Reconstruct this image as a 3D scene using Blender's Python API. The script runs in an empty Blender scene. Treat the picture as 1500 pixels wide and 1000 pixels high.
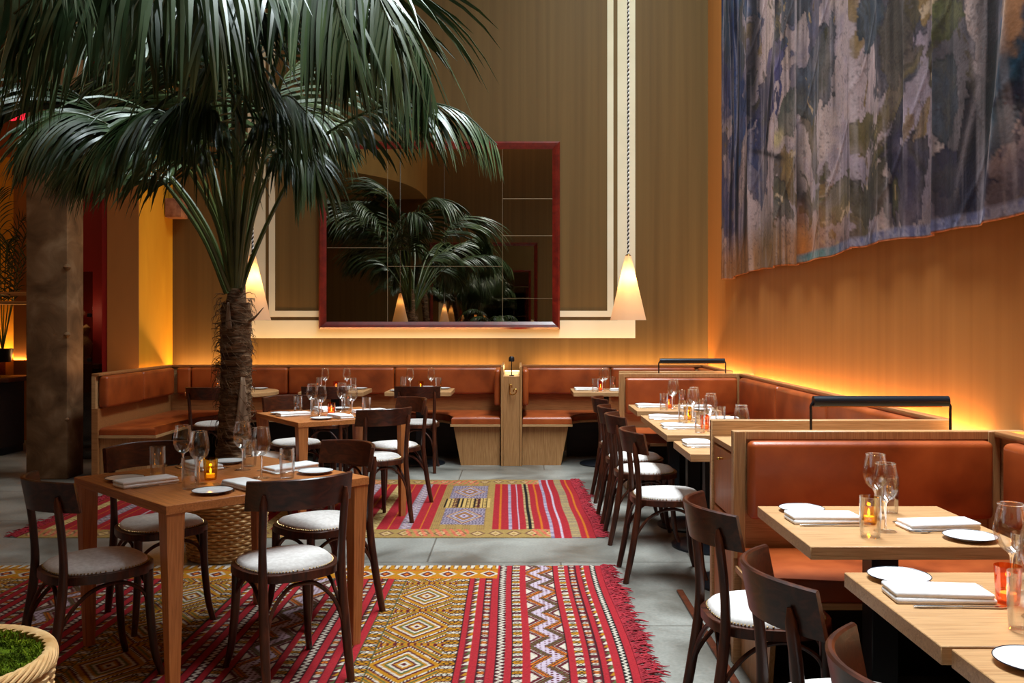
import bpy, bmesh, math, random
import numpy as np
from mathutils import Vector, Matrix

random.seed(7)
PI = math.pi
SC = bpy.context.scene
COL = SC.collection

# ------------------------------------------------------------------ camera
CAM_H, FPX, VX, VY = 1.43, 1333.0, 760.0, 474.0
cam_d = bpy.data.cameras.new('camera')
cam = bpy.data.objects.new('camera', cam_d); COL.objects.link(cam)
cam.location = (0, 0, CAM_H); cam.rotation_euler = (PI / 2, 0, 0)
cam_d.sensor_width = 36.0; cam_d.lens = 36.0 * FPX / 1500
cam_d.shift_x = -(VX - 750) / 1500; cam_d.shift_y = -(500 - VY) / 1500
cam_d.clip_start = 0.02; cam_d.clip_end = 100
SC.camera = cam

# ------------------------------------------------------------------ world, view, lights
SC.view_settings.view_transform = 'Standard'; SC.view_settings.look = 'None'
SC.view_settings.exposure = -0.30; SC.view_settings.gamma = 1.0
SC.view_settings.use_curve_mapping = False
SC.cycles.use_denoising = True
SC.cycles.sample_clamp_indirect = 4.0
SC.cycles.max_bounces = 10; SC.cycles.transparent_max_bounces = 24
W = bpy.data.worlds.new('world'); SC.world = W; W.use_nodes = True
W.node_tree.nodes['Background'].inputs[0].default_value = (0.75, 0.85, 1.0, 1)
W.node_tree.nodes['Background'].inputs[1].default_value = 0.3


def area(name, loc, size, energy, color, rot=(0, 0, 0), spread=180, parent=None):
    l = bpy.data.lights.new(name, 'AREA'); l.shape = 'RECTANGLE'
    l.size, l.size_y = size; l.energy = energy; l.color = color; l.spread = math.radians(spread)
    o = bpy.data.objects.new(name, l); COL.objects.link(o)
    o.location = loc; o.rotation_euler = rot
    if parent: o.parent = parent
    return o


WARM = (1.0, 0.58, 0.20)
# daylight through the skylight openings in the high ceiling: a strong shaft over the right-hand tables, softer light over the palm
area('skylight_daylight', (1.15, 4.9, 7.7), (1.3, 7.6), 640, (0.84, 0.93, 1.0), spread=100)
area('skylight_daylight_wide', (1.25, 6.2, 7.68), (1.3, 6.8), 235, (0.72, 0.98, 0.92))
area('side_skylight_daylight', (-2.1, 4.6, 7.7), (2.2, 6.6), 70, (0.84, 0.93, 1.0), spread=130)
# LED strips in the slots behind the banquette rails
area('back_slot_light', (-2.0, 10.145, 0.90), (3.7, 0.05), 46, WARM, (PI, 0, 0))
area('back_slot_light_corner', (1.1, 10.145, 0.90), (1.95, 0.05), 24, WARM, (PI, 0, 0))
area('right_slot_light', (2.085, 7.15, 0.90), (0.05, 6.1), 54, WARM, (PI, 0, 0))
area('right_slot_light_near', (2.085, 1.2, 0.90), (0.05, 5.2), 44, WARM, (PI, 0, 0))
area('left_slot_light', (-3.865, 9.1, 0.90), (0.04, 1.7), 5, WARM, (PI, 0, 0))
# warm lamps of the side room under the gallery
area('side_room_ceiling_light', (-6.2, 8.4, 4.4), (2.0, 3.0), 26, (1.0, 0.55, 0.2))
area('side_room_wall_light', (-6.4, 11.2, 0.985), (1.8, 0.05), 30, WARM, (PI, 0, 0))
area('gallery_soffit_light', (-6.0, 2.0, 4.4), (2.0, 5.0), 22, (1.0, 0.55, 0.22))
# warm fill added high behind the camera to brighten surfaces facing it
area('front_fill_light', (-1.0, -1.2, 6.6), (5.0, 1.4), 34, (1.0, 0.66, 0.38), (math.radians(-40), 0, 0))


# ------------------------------------------------------------------ materials
def newmat(name):
    m = bpy.data.materials.new(name); m.use_nodes = True
    nt = m.node_tree; b = nt.nodes['Principled BSDF']
    return m, nt, b


def lin(r, g, b):
    f = lambda c: (c / 255 / 12.92) if c / 255 <= 0.04045 else ((c / 255 + 0.055) / 1.055) ** 2.4
    return (f(r), f(g), f(b), 1)


def plain(name, col, rough=0.5, metal=0.0, spec=0.5, emit=None, es=0, coat=0):
    m, nt, b = newmat(name)
    b.inputs['Base Color'].default_value = col; b.inputs['Roughness'].default_value = rough
    b.inputs['Metallic'].default_value = metal; b.inputs['Specular IOR Level'].default_value = spec
    b.inputs['Coat Weight'].default_value = coat
    if emit:
        b.inputs['Emission Color'].default_value = emit; b.inputs['Emission Strength'].default_value = es
    return m


def noisy(name, cols, scale=(1, 1, 1), nscale=6.0, detail=6, rough=0.5, bump=0.1, dist=0.3, spec=0.4,
          bdist=0.01, coat=0.0, pos=None, rvar=0.0):
    """colour varies by a stretched noise in object space; cols is a list of ramp colours"""
    m, nt, b = newmat(name)
    tc = nt.nodes.new('ShaderNodeTexCoord'); mp = nt.nodes.new('ShaderNodeMapping')
    mp.inputs['Scale'].default_value = scale
    n = nt.nodes.new('ShaderNodeTexNoise'); n.inputs['Scale'].default_value = nscale
    n.inputs['Detail'].default_value = detail; n.inputs['Distortion'].default_value = dist
    r = nt.nodes.new('ShaderNodeValToRGB')
    el = r.color_ramp.elements
    k = len(cols)
    pos = pos or [0.3 + 0.4 * i / (k - 1) for i in range(k)]
    el[0].position = pos[0]; el[0].color = cols[0]; el[1].position = pos[-1]; el[1].color = cols[-1]
    for i in range(1, k - 1):
        e = el.new(pos[i]); e.color = cols[i]
    L = nt.links.new
    L(tc.outputs['Object'], mp.inputs['Vector']); L(mp.outputs[0], n.inputs['Vector'])
    L(n.outputs['Fac'], r.inputs[0]); L(r.outputs[0], b.inputs['Base Color'])
    bp = nt.nodes.new('ShaderNodeBump'); bp.inputs['Strength'].default_value = bump
    bp.inputs['Distance'].default_value = bdist
    L(n.outputs['Fac'], bp.inputs['Height']); L(bp.outputs[0], b.inputs['Normal'])
    b.inputs['Roughness'].default_value = rough; b.inputs['Specular IOR Level'].default_value = spec
    b.inputs['Coat Weight'].default_value = coat; b.inputs['Coat Roughness'].default_value = 0.2
    if rvar:
        mr = nt.nodes.new('ShaderNodeMapRange')
        mr.inputs['To Min'].default_value = rough - rvar; mr.inputs['To Max'].default_value = rough + rvar
        L(n.outputs['Fac'], mr.inputs['Value']); L(mr.outputs[0], b.inputs['Roughness'])
    return m


M = {}
oakc = [lin(160, 116, 74), lin(184, 140, 94), lin(196, 152, 106)]
M['oak_x'] = noisy('oak_grain_along_x', oakc, (1.5, 38, 38), 2.2, 9, 0.40, 0.10, 2.2)
M['oak_y'] = noisy('oak_grain_along_y', oakc, (38, 1.5, 38), 2.2, 9, 0.40, 0.10, 2.2)
M['oak_z'] = noisy('oak_grain_along_z', [lin(144, 100, 58), lin(168, 120, 74), lin(182, 136, 88)], (38, 38, 1.3), 2.2, 9, 0.40, 0.10, 2.2)
chc = [lin(150, 88, 44), lin(178, 108, 56), lin(192, 122, 68)]
M['rail_x'] = noisy('oak_rail_along_x', [lin(132, 82, 44), lin(156, 102, 58), lin(170, 116, 70)], (1.5, 38, 38), 2.2, 9, 0.4, 0.1, 2.2)
M['rail_y'] = noisy('oak_rail_along_y', [lin(132, 82, 44), lin(156, 102, 58), lin(170, 116, 70)], (38, 1.5, 38), 2.2, 9, 0.4, 0.1, 2.2)
M['cherry_x'] = noisy('cherry_grain_along_x', chc, (1.5, 34, 34), 2.2, 8, 0.4, 0.08, 1.6)
M['cherry_z'] = noisy('cherry_grain_along_z', chc, (34, 34, 1.2), 2.2, 8, 0.4, 0.08, 1.6)
wac = [lin(40, 19, 11), lin(64, 30, 17), lin(88, 42, 23)]
M['walnut'] = noisy('stained_walnut', wac, (10, 10, 1.6), 3.5, 7, 0.34, 0.06, 1.0, 0.4)
M['walnut_x'] = noisy('stained_walnut_backrest', wac, (1.6, 10, 10), 3.5, 7, 0.30, 0.06, 1.2, 0.45)
M['leather'] = noisy('cognac_leather', [lin(120, 50, 18), lin(150, 67, 25), lin(168, 80, 32)], (1, 1, 1), 5.0, 5, 0.36, 0.05, 0.2, 0.5, rvar=0.06)
M['pad'] = noisy('cream_seat_fabric', [lin(196, 188, 182), lin(216, 210, 205)], (1, 1, 1), 60.0, 3, 0.8, 0.1, 0, 0.2)
M['stud'] = plain('brass_studs', lin(190, 160, 110), 0.3, 1.0)
M['brass'] = plain('polished_brass', lin(212, 164, 84), 0.22, 1.0)
M['black'] = plain('black_iron', (0.012, 0.012, 0.015, 1), 0.35, 0.4)
M['blacksteel'] = plain('blued_black_steel', (0.02, 0.024, 0.032, 1), 0.3, 0.6)
M['dark_oak'] = noisy('dark_kickboard', [lin(34, 20, 12), lin(48, 28, 16)], (1, 1, 8), 4)  # dark oak for the recessed kickboards, counter and shelf bodies
M['china'] = plain('white_china', lin(232, 230, 228), 0.15, 0, 0.5)
M['rim'] = plain('dark_blue_plate_rim', lin(40, 45, 60), 0.25)
M['linen'] = noisy('white_linen', [lin(226, 224, 222), lin(238, 236, 235)], (1, 1, 1), 40, 3, 0.85, 0.15, 0, 0.2)
M['steel'] = plain('stainless_steel', lin(200, 198, 196), 0.18, 1.0)
M['wax'] = plain('candle_wax', lin(240, 215, 170), 0.6, emit=(1.0, 0.55, 0.2, 1), es=0.6)
M['flame'] = plain('candle_flame', (1, 0.8, 0.4, 1), 0.5, emit=(1.0, 0.62, 0.2, 1), es=9)
M['wicker'] = noisy('natural_wicker', [lin(128, 88, 46), lin(176, 132, 76), lin(205, 166, 108)], (1, 1, 4), 14, 4, 0.6, 0.2, 0.3)
M['palewicker'] = noisy('pale_wicker', [lin(190, 142, 86), lin(218, 176, 120), lin(228, 194, 142)], (1, 1, 1), 9, 4, 0.55, 0.2, 0.3)
M['bark'] = noisy('palm_bark', [lin(52, 36, 24), lin(104, 78, 56), lin(150, 122, 94)], (3, 3, 14), 3, 8, 0.9, 0.8, 1.0, 0.1, bdist=0.03)
M['fibre'] = noisy('palm_fibre', [lin(70, 46, 28), lin(120, 88, 56)], (1, 1, 1), 12, 3, 0.9)
M['sheath'] = noisy('dry_leaf_sheath', [lin(110, 88, 68), lin(168, 144, 118)], (10, 10, 1), 4, 5, 0.7)
M['leaf'] = noisy('palm_leaf', [lin(34, 50, 24), lin(56, 76, 42), lin(88, 104, 66)], (1, 1, 1), 2.5, 3, 0.36, 0.0, 0, 0.6)
M['leafnear'] = noisy('palm_leaf_near', [lin(42, 58, 32), lin(60, 82, 50), lin(88, 106, 74)], (1, 1, 1), 4, 4, 0.36, 0.02, 0, 0.5)
M['petiole'] = noisy('palm_petiole', [lin(40, 56, 22), lin(78, 88, 40)], (1, 1, 1), 3, 3, 0.4)
M['soil'] = noisy('potting_soil', [lin(20, 14, 10), lin(44, 32, 22)], (1, 1, 1), 30, 4, 0.95, 0.6)
M['mahogany'] = noisy('mahogany_frame', [lin(84, 18, 14), lin(116, 30, 22)], (4, 4, 4), 3, 5, 0.3, 0.03, 0.5, 0.5, coat=0.3)
M['mirror'] = plain('mirror_silver', (0.46, 0.42, 0.36, 1), 0.01, 1.0)
M['seam'] = plain('mirror_joint', lin(190, 170, 140), 0.3, 0.6)
M['cream'] = noisy('cream_paint', [lin(222, 208, 178), lin(232, 220, 192)], (1, 1, 1), 2, 3, 0.7)
wc = [lin(88, 62, 28), lin(103, 76, 38), lin(116, 88, 47)]
M['wallwood'] = noisy('olive_veneer_wall', wc, (5.0, 5.0, 0.07), 2.4, 9, 0.55, 0.02, 0.2, 0.3, pos=[0.15, 0.5, 0.85])
wr = [lin(156, 96, 42), lin(170, 108, 50), lin(180, 118, 58)]
M['wallwarm'] = noisy('ochre_veneer_wall', wr, (5.0, 5.0, 0.07), 2.4, 9, 0.5, 0.02, 0.2, 0.35, pos=[0.15, 0.5, 0.85])
M['yellow'] = noisy('yellow_plaster', [lin(206, 140, 20), lin(222, 158, 34)], (1, 1, 0.3), 3, 4, 0.7)
M['brown'] = noisy('brown_plaster', [lin(146, 88, 36), lin(162, 100, 44)], (1, 1, 0.3), 3, 4, 0.7)
M['red'] = noisy('red_plaster', [lin(124, 10, 10), lin(140, 16, 12)], (1, 1, 0.3), 3, 4, 0.6)
M['orange'] = noisy('orange_plaster', [lin(150, 76, 26), lin(168, 90, 34)], (1, 1, 0.3), 3, 4, 0.7)
M['ochre'] = noisy('gallery_ochre_plaster', [lin(178, 142, 84), lin(192, 156, 96)], (2, 2, 0.3), 3, 4, 0.6)
M['ceiling'] = plain('ceiling_paint', lin(120, 100, 76), 0.8)
M['darkwood'] = noisy('dark_counter_wood', [lin(60, 26, 12), lin(92, 42, 20)], (1.2, 12, 12), 3, 6, 0.35)
M['concrete_col'] = noisy('column_concrete', [lin(78, 54, 34), lin(120, 90, 62), lin(156, 126, 96)], (1, 1, 1), 4, 10, 0.85, 0.5, 0.6, 0.2, bdist=0.02, pos=[0.25, 0.5, 0.75])
M['redglow'] = plain('red_lamp_glass', (1, 0.03, 0.05, 1), 0.4, emit=(1, 0.02, 0.05, 1), es=1.6)
M['warmglow'] = plain('lit_diffuser', (1, 0.8, 0.5, 1), 0.4, emit=(1, 0.6, 0.22, 1), es=5)
M['statue'] = plain('pale_statue_stone', lin(210, 190, 150), 0.6)
M['speaker'] = noisy('rusty_pink_box', [lin(120, 70, 48), lin(170, 118, 90)], (1, 1, 1), 14, 4, 0.7)


def glassmat(name, tint=(1, 1, 1, 1), lo=0.03, hi=0.75, emit=None, es=0.0, rough=0.02):
    """thin clear glass: passes light, mirrors it more at grazing angles"""
    m = bpy.data.materials.new(name); m.use_nodes = True; nt = m.node_tree; nt.nodes.clear()
    o = nt.nodes.new('ShaderNodeOutputMaterial'); mx = nt.nodes.new('ShaderNodeMixShader')
    t = nt.nodes.new('ShaderNodeBsdfTransparent'); g = nt.nodes.new('ShaderNodeBsdfGlossy')
    lw = nt.nodes.new('ShaderNodeLayerWeight'); lw.inputs['Blend'].default_value = 0.35
    mr = nt.nodes.new('ShaderNodeMapRange'); mr.inputs['To Min'].default_value = lo; mr.inputs['To Max'].default_value = hi
    t.inputs[0].default_value = tint; g.inputs['Roughness'].default_value = rough
    g.inputs[0].default_value = (0.95, 0.95, 0.95, 1)
    L = nt.links.new
    L(lw.outputs['Fresnel'], mr.inputs['Value']); L(mr.outputs[0], mx.inputs[0])
    L(t.outputs[0], mx.inputs[1]); L(g.outputs[0], mx.inputs[2])
    if emit:
        e = nt.nodes.new('ShaderNodeEmission'); e.inputs[0].default_value = emit; e.inputs[1].default_value = es
        a = nt.nodes.new('ShaderNodeAddShader'); L(mx.outputs[0], a.inputs[0]); L(e.outputs[0], a.inputs[1])
        L(a.outputs[0], o.inputs[0])
    else:
        L(mx.outputs[0], o.inputs[0])
    return m


M['glass'] = glassmat('clear_glass', (0.985, 0.988, 0.988, 1), 0.055, 0.62, rough=0.03)
M['solidglass'] = plain('solid_glass', (1, 1, 1, 1), 0.0)
M['solidglass'].node_tree.nodes['Principled BSDF'].inputs['Transmission Weight'].default_value = 1.0
M['solidglass'].node_tree.nodes['Principled BSDF'].inputs['IOR'].default_value = 1.5
M['pane'] = glassmat('door_glass', (0.5, 0.4, 0.35, 1), 0.04, 0.6)
M['amber'] = glassmat('amber_glass', (0.97, 0.74, 0.16, 1), 0.04, 0.5)
M['orangeglass'] = glassmat('orange_glass', (0.98, 0.54, 0.28, 1), 0.04, 0.4)


M['bulb'] = plain('lit_bulb', (1, .8, .5, 1), .5, emit=(1, .66, .28, 1), es=28)


def shade_mat():
    m = bpy.data.materials.new('lamp_shade_porcelain'); m.use_nodes = True; nt = m.node_tree; nt.nodes.clear()
    o = nt.nodes.new('ShaderNodeOutputMaterial'); mx = nt.nodes.new('ShaderNodeMixShader')
    t = nt.nodes.new('ShaderNodeBsdfTranslucent'); d = nt.nodes.new('ShaderNodeBsdfDiffuse')
    t.inputs[0].default_value = (0.95, 0.66, 0.36, 1); d.inputs[0].default_value = (0.80, 0.55, 0.36, 1)
    mx.inputs[0].default_value = 0.45
    L = nt.links.new
    L(t.outputs[0], mx.inputs[1]); L(d.outputs[0], mx.inputs[2]); L(mx.outputs[0], o.inputs[0])
    return m


M['shade'] = shade_mat()


def vcol_mat(name, rough=0.9, bump=0.3, bscale=220):
    m, nt, b = newmat(name)
    a = nt.nodes.new('ShaderNodeAttribute'); a.attribute_name = 'dye'
    tc = nt.nodes.new('ShaderNodeTexCoord'); n = nt.nodes.new('ShaderNodeTexNoise')
    n.inputs['Scale'].default_value = bscale; n.inputs['Detail'].default_value = 2
    mr = nt.nodes.new('ShaderNodeMapRange'); mr.inputs['To Min'].default_value = 0.72; mr.inputs['To Max'].default_value = 1.25
    mx = nt.nodes.new('ShaderNodeMix'); mx.data_type = 'RGBA'; mx.blend_type = 'MULTIPLY'; mx.inputs[0].default_value = 1
    L = nt.links.new
    L(tc.outputs['Object'], n.inputs['Vector']); L(n.outputs['Fac'], mr.inputs['Value'])
    L(a.outputs['Color'], mx.inputs[6]); L(mr.outputs[0], mx.inputs[7]); L(mx.outputs[2], b.inputs['Base Color'])
    bp = nt.nodes.new('ShaderNodeBump'); bp.inputs['Strength'].default_value = bump; bp.inputs['Distance'].default_value = 0.002
    L(n.outputs['Fac'], bp.inputs['Height']); L(bp.outputs[0], b.inputs['Normal'])
    b.inputs['Roughness'].default_value = rough; b.inputs['Specular IOR Level'].default_value = 0.15
    return m


def floor_mat():
    m, nt, b = newmat('polished_concrete_floor')
    N = nt.nodes.new; L = nt.links.new
    tc = N('ShaderNodeTexCoord')
    n1 = N('ShaderNodeTexNoise'); n1.inputs['Scale'].default_value = 1.6; n1.inputs['Detail'].default_value = 10; n1.inputs['Distortion'].default_value = 0.6
    n2 = N('ShaderNodeTexNoise'); n2.inputs['Scale'].default_value = 60; n2.inputs['Detail'].default_value = 4
    br = N('ShaderNodeTexBrick'); br.offset = 0.5
    mp = N('ShaderNodeMapping'); mp.inputs['Location'].default_value = (0.55, 0.29, 0)
    L(tc.outputs['Object'], mp.inputs[0]); L(mp.outputs[0], br.inputs['Vector'])
    br.inputs['Scale'].default_value = 1.0; br.inputs['Brick Width'].default_value = 1.6; br.inputs['Row Height'].default_value = 1.15
    br.inputs['Mortar Size'].default_value = 0.006; br.inputs['Color1'].default_value = (1, 1, 1, 1); br.inputs['Color2'].default_value = (0.86, 0.86, 0.86, 1)
    br.inputs['Mortar'].default_value = (0.45, 0.42, 0.40, 1)
    r = N('ShaderNodeValToRGB'); e = r.color_ramp.elements
    e[0].position = 0.36; e[0].color = lin(92, 88, 80); e[1].position = 0.66; e[1].color = lin(150, 148, 140)
    L(tc.outputs['Object'], n1.inputs['Vector']); L(tc.outputs['Object'], n2.inputs['Vector']); L(n1.outputs['Fac'], r.inputs[0])
    m1 = N('ShaderNodeMix'); m1.data_type = 'RGBA'; m1.blend_type = 'MULTIPLY'; m1.inputs[0].default_value = 1
    L(r.outputs[0], m1.inputs[6]); L(br.outputs['Color'], m1.inputs[7])
    m2 = N('ShaderNodeMix'); m2.data_type = 'RGBA'; m2.blend_type = 'OVERLAY'; m2.inputs[0].default_value = 0.35
    L(m1.outputs[2], m2.inputs[6]); L(n2.outputs['Fac'], m2.inputs[7]); L(m2.outputs[2], b.inputs['Base Color'])
    mr = N('ShaderNodeMapRange'); mr.inputs['To Min'].default_value = 0.22; mr.inputs['To Max'].default_value = 0.5
    L(n1.outputs['Fac'], mr.inputs['Value']); L(mr.outputs[0], b.inputs['Roughness'])
    return m


M['floor'] = floor_mat()


# ------------------------------------------------------------------ mesh builder
class MB:
    def __init__(s): s.bm = bmesh.new()

    def box(s, x0, x1, y0, y1, z0, z1, bev=0, seg=2):
        r = bmesh.ops.create_cube(s.bm, size=1)
        v = r['verts']
        for q in v:
            q.co = Vector(((x0 + x1) / 2 + q.co.x * (x1 - x0), (y0 + y1) / 2 + q.co.y * (y1 - y0), (z0 + z1) / 2 + q.co.z * (z1 - z0)))
        if bev:
            es = list({e for q in v for e in q.link_edges})
            bmesh.ops.bevel(s.bm, geom=es, offset=bev, segments=seg, profile=0.5, affect='EDGES')
        return s

    def prism(s, poly, z0, z1, bev=0, seg=2):
        """polygon in plan extruded upward; only the top rim is bevelled"""
        b = [s.bm.verts.new((x, y, z0)) for x, y in poly]; t = [s.bm.verts.new((x, y, z1)) for x, y in poly]
        n = len(poly)
        tf = s.bm.faces.new(t); s.bm.faces.new(b[::-1])
        for i in range(n): s.bm.faces.new((b[i], b[(i + 1) % n], t[(i + 1) % n], t[i]))
        if bev:
            bmesh.ops.bevel(s.bm, geom=list(tf.edges), offset=bev, segments=seg, profile=0.5, affect='EDGES')
        return s

    def poly3(s, pts, vec):
        """3-d polygon extruded by vec"""
        a = [s.bm.verts.new(p) for p in pts]; c = [s.bm.verts.new(Vector(p) + Vector(vec)) for p in pts]
        n = len(pts)
        s.bm.faces.new(a[::-1]); s.bm.faces.new(c)
        for i in range(n): s.bm.faces.new((a[i], a[(i + 1) % n], c[(i + 1) % n], c[i]))
        return s

    def tube(s, pts, r, sides=8, caps=True, flat=1.0):
        pts = [Vector(p) for p in pts]
        n = len(pts)
        rr = r if isinstance(r, (list, tuple)) else [r] * n
        t0 = (pts[1] - pts[0]).normalized()
        up = Vector((0, 0, 1)) if abs(t0.z) < 0.9 else Vector((0, 1, 0))
        nrm = (up - t0 * up.dot(t0)).normalized()
        rings = []
        for i in range(n):
            t = (pts[min(i + 1, n - 1)] - pts[max(i - 1, 0)]).normalized()
            nrm = (nrm - t * nrm.dot(t)).normalized(); bn = t.cross(nrm)
            rings.append([s.bm.verts.new(pts[i] + (nrm * math.cos(2 * PI * k / sides) * flat + bn * math.sin(2 * PI * k / sides)) * rr[i]) for k in range(sides)])
        for a, c in zip(rings, rings[1:]):
            for k in range(sides): s.bm.faces.new((a[k], a[(k + 1) % sides], c[(k + 1) % sides], c[k]))
        if caps:
            s.bm.faces.new(rings[0][::-1]); s.bm.faces.new(rings[-1])
        return s

    def lathe(s, prof, seg=24, c=(0, 0, 0)):
        rings = []
        for (r, z) in prof:
            if r < 1e-6: rings.append([s.bm.verts.new((c[0], c[1], c[2] + z))])
            else: rings.append([s.bm.verts.new((c[0] + r * math.cos(2 * PI * k / seg), c[1] + r * math.sin(2 * PI * k / seg), c[2] + z)) for k in range(seg)])
        for a, b in zip(rings, rings[1:]):
            for k in range(seg):
                k2 = (k + 1) % seg
                if len(a) == 1 and len(b) == 1: continue
                if len(a) == 1: s.bm.faces.new((a[0], b[k2], b[k]))
                elif len(b) == 1: s.bm.faces.new((a[k], a[k2], b[0]))
                else: s.bm.faces.new((a[k], a[k2], b[k2], b[k]))
        return s

    def strip(s, rows):
        """rows of vertices joined to a sheet"""
        vs = [[s.bm.verts.new(p) for p in row] for row in rows]
        for a, b in zip(vs, vs[1:]):
            for i in range(len(a) - 1): s.bm.faces.new((a[i], a[i + 1], b[i + 1], b[i]))
        return s

    def build(s, name, mat, parent=None, smooth=True, loc=None, rz=0):
        bmesh.ops.recalc_face_normals(s.bm, faces=s.bm.faces)
        me = bpy.data.meshes.new(name); s.bm.to_mesh(me); s.bm.free()
        if smooth:
            me.shade_smooth()
            try: me.set_sharp_from_angle(angle=math.radians(38))
            except Exception: pass
        me.materials.append(mat)
        o = bpy.data.objects.new(name, me); COL.objects.link(o)
        if parent: o.parent = parent
        if loc: o.location = loc
        o.rotation_euler.z = rz
        return o


def thing(name, label, cat, loc=(0, 0, 0), rz=0, group=None):
    o = bpy.data.objects.new(name, None); COL.objects.link(o); o.empty_display_size = 0.1
    o.location = loc; o.rotation_euler = (0, 0, rz)
    o['label'] = label; o['category'] = cat
    if group: o['group'] = group
    return o


def tag(o, label, cat, group=None):
    o['label'] = label; o['category'] = cat
    if group: o['group'] = group
    return o


def struct(o): o['kind'] = 'structure'; return o


def dup(root, loc, rz, label, group=None):
    r = root.copy(); COL.objects.link(r); r.location = loc; r.rotation_euler = (0, 0, rz)
    r['label'] = label
    if group: r['group'] = group
    for ch in list(root.children):
        c = ch.copy(); COL.objects.link(c); c.parent = r
        for g in ch.children:
            d = g.copy(); COL.objects.link(d); d.parent = c
    return r


def at(px, py, d):
    """place on the photograph's line of sight at a chosen depth: used only to read off real positions"""
    return Vector(((px - VX) * d / FPX, d, CAM_H - (py - VY) * d / FPX))


def bez(pts, n):
    """Catmull-Rom through points"""
    P = [Vector(p) for p in pts]; P = [P[0] * 2 - P[1]] + P + [P[-1] * 2 - P[-2]]
    out = []; segs = len(P) - 3
    for i in range(n):
        t = i / (n - 1) * segs; k = min(int(t), segs - 1); t -= k
        a, b, c, d = P[k:k + 4]
        out.append(0.5 * ((2 * b) + (c - a) * t + (2 * a - 5 * b + 4 * c - d) * t * t + (3 * b - a - 3 * c + d) * t ** 3))
    return out

# ------------------------------------------------------------------ the room
WD, WX, RH = 10.25, 2.13, 0.98      # back wall depth, right wall, banquette rail height
struct(MB().box(-9, WX + .15, -2.3, 12, -0.12, 0).build('floor', M['floor']))
struct(MB().box(-3.9, WX + .15, WD, WD + .15, 0, 8).build('wall_back', M['wallwood']))
struct(MB().box(WX, WX + .15, -2.3, WD, 0, 8).build('wall_right', M['wallwarm']))
struct(MB().box(-9, WX, -2.15, -2.0, 0, 8).build('wall_front', M['wallwood']))
struct(MB().box(-9.15, -9, -2.15, 12, 0, 8).build('wall_left', M['orange']))
struct(MB().box(-9, -3.9, 11.3, 11.45, 0, 3.5).build('wall_left_back', M['yellow']))
struct(MB().box(-9, -3.9, 11.28, 11.45, 3.5, 8).build('wall_left_back_upper', M['orange']))
c = MB()
for (x0, x1, y0, y1) in ((-9, WX, -2.15, .6), (-9, WX, 9.0, 12), (-9, -3.5, .6, 9.0), (-0.8, 0.1, .6, 9.0), (1.8, WX + .15, .6, 9.0)):
    c.box(x0, x1, y0, y1, 7.8, 8.0)
c.box(-3.5, -0.8, .6, 9.0, 7.95, 8.0); c.box(0.1, 1.8, .6, 9.0, 7.95, 8.0)
struct(c.build('ceiling', M['ceiling'], smooth=False))
# corner pier: yellow towards the room, brown towards the entrance
struct(MB().box(-3.96, -3.9, 9.346, WD + .3, 0, 8).build('wall_corner_yellow', M['yellow']))
struct(MB().box(-4.22, -3.9, 9.33, 9.345, 0, 8).build('wall_corner_brown', M['brown']))
struct(MB().box(-5.3, -4.22, 9.9, 10.0, 0, 8).build('wall_recess_red', M['red']))
struct(MB().box(-6.22, -5.3, 11.2, 11.29, 0, 3.9).build('wall_left_pilaster', M['brown']))
struct(MB().box(-4.28, -4.22, 9.345, 9.9, 0, 8).build('wall_recess_side', M['red']))


def frame_band(name, x0, x1, z0, z1, w, t=0.006):
    m = MB(); y1 = WD - .0005; y0 = WD - t
    m.box(x0, x0 + w, y0, y1, z0, z1).box(x1 - w, x1, y0, y1, z0, z1).box(x0 + w, x1 - w, y0, y1, z0, z0 + w).box(x0 + w, x1 - w, y0, y1, z1 - w, z1)
    return struct(m.build(name, M['cream'], smooth=False))


frame_band('trim_1', (363 - VX) / 130.05, (930.5 - VX) / 130.05, 1.268, 6.3, .20)
frame_band('trim_2', (394 - VX) / 130.05, (898.5 - VX) / 130.05, 1.507, 6.05, .069)

# gallery above the side room: a curved fascia on the left, running behind the camera
gal = bez([(-4.5, 9.3, 0), (-4.5, 6, 0), (-4.35, 4.2, 0), (-3.95, 3.0, 0), (-3.4, 2.1, 0), (-2.7, 1.0, 0), (-2.34, -.3, 0), (-2.26, -2.0, 0)], 44)
m = MB()
m.strip([[(p.x, p.y, 4.5) for p in gal], [(p.x, p.y, 6.3) for p in gal]])
m.strip([[(p.x - .08, p.y - .03, 4.5) for p in gal], [(p.x - .08, p.y - .03, 6.3) for p in gal]])
m.strip([[(p.x, p.y, 6.3) for p in gal], [(p.x - .08, p.y - .03, 6.3) for p in gal]])
m.strip([[(p.x, p.y, 4.5) for p in gal], [(-8.99, p.y, 4.5) for p in gal]])
m.strip([[(p.x, p.y, 4.7) for p in gal], [(-8.99, p.y, 4.7) for p in gal]])
struct(m.build('wall_gallery_fascia', M['ochre']))
m = MB()
m.box(-4.53, -4.15, 8.36, 8.68, 0, 4.5, .012, 2)
col = m.build('wall_concrete_column', M['concrete_col']); struct(col)
m = MB()
for (z, s) in ((1.33, .03), (1.95, .035), (.55, .02)):
    m.lathe([(0, -s), (s * .8, -s * .5), (s, 0), (s * .7, s * .6), (0, s)], 9, (-4.155, 8.37, z))
o = m.build('trim_3', M['concrete_col']); struct(o)

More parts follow.
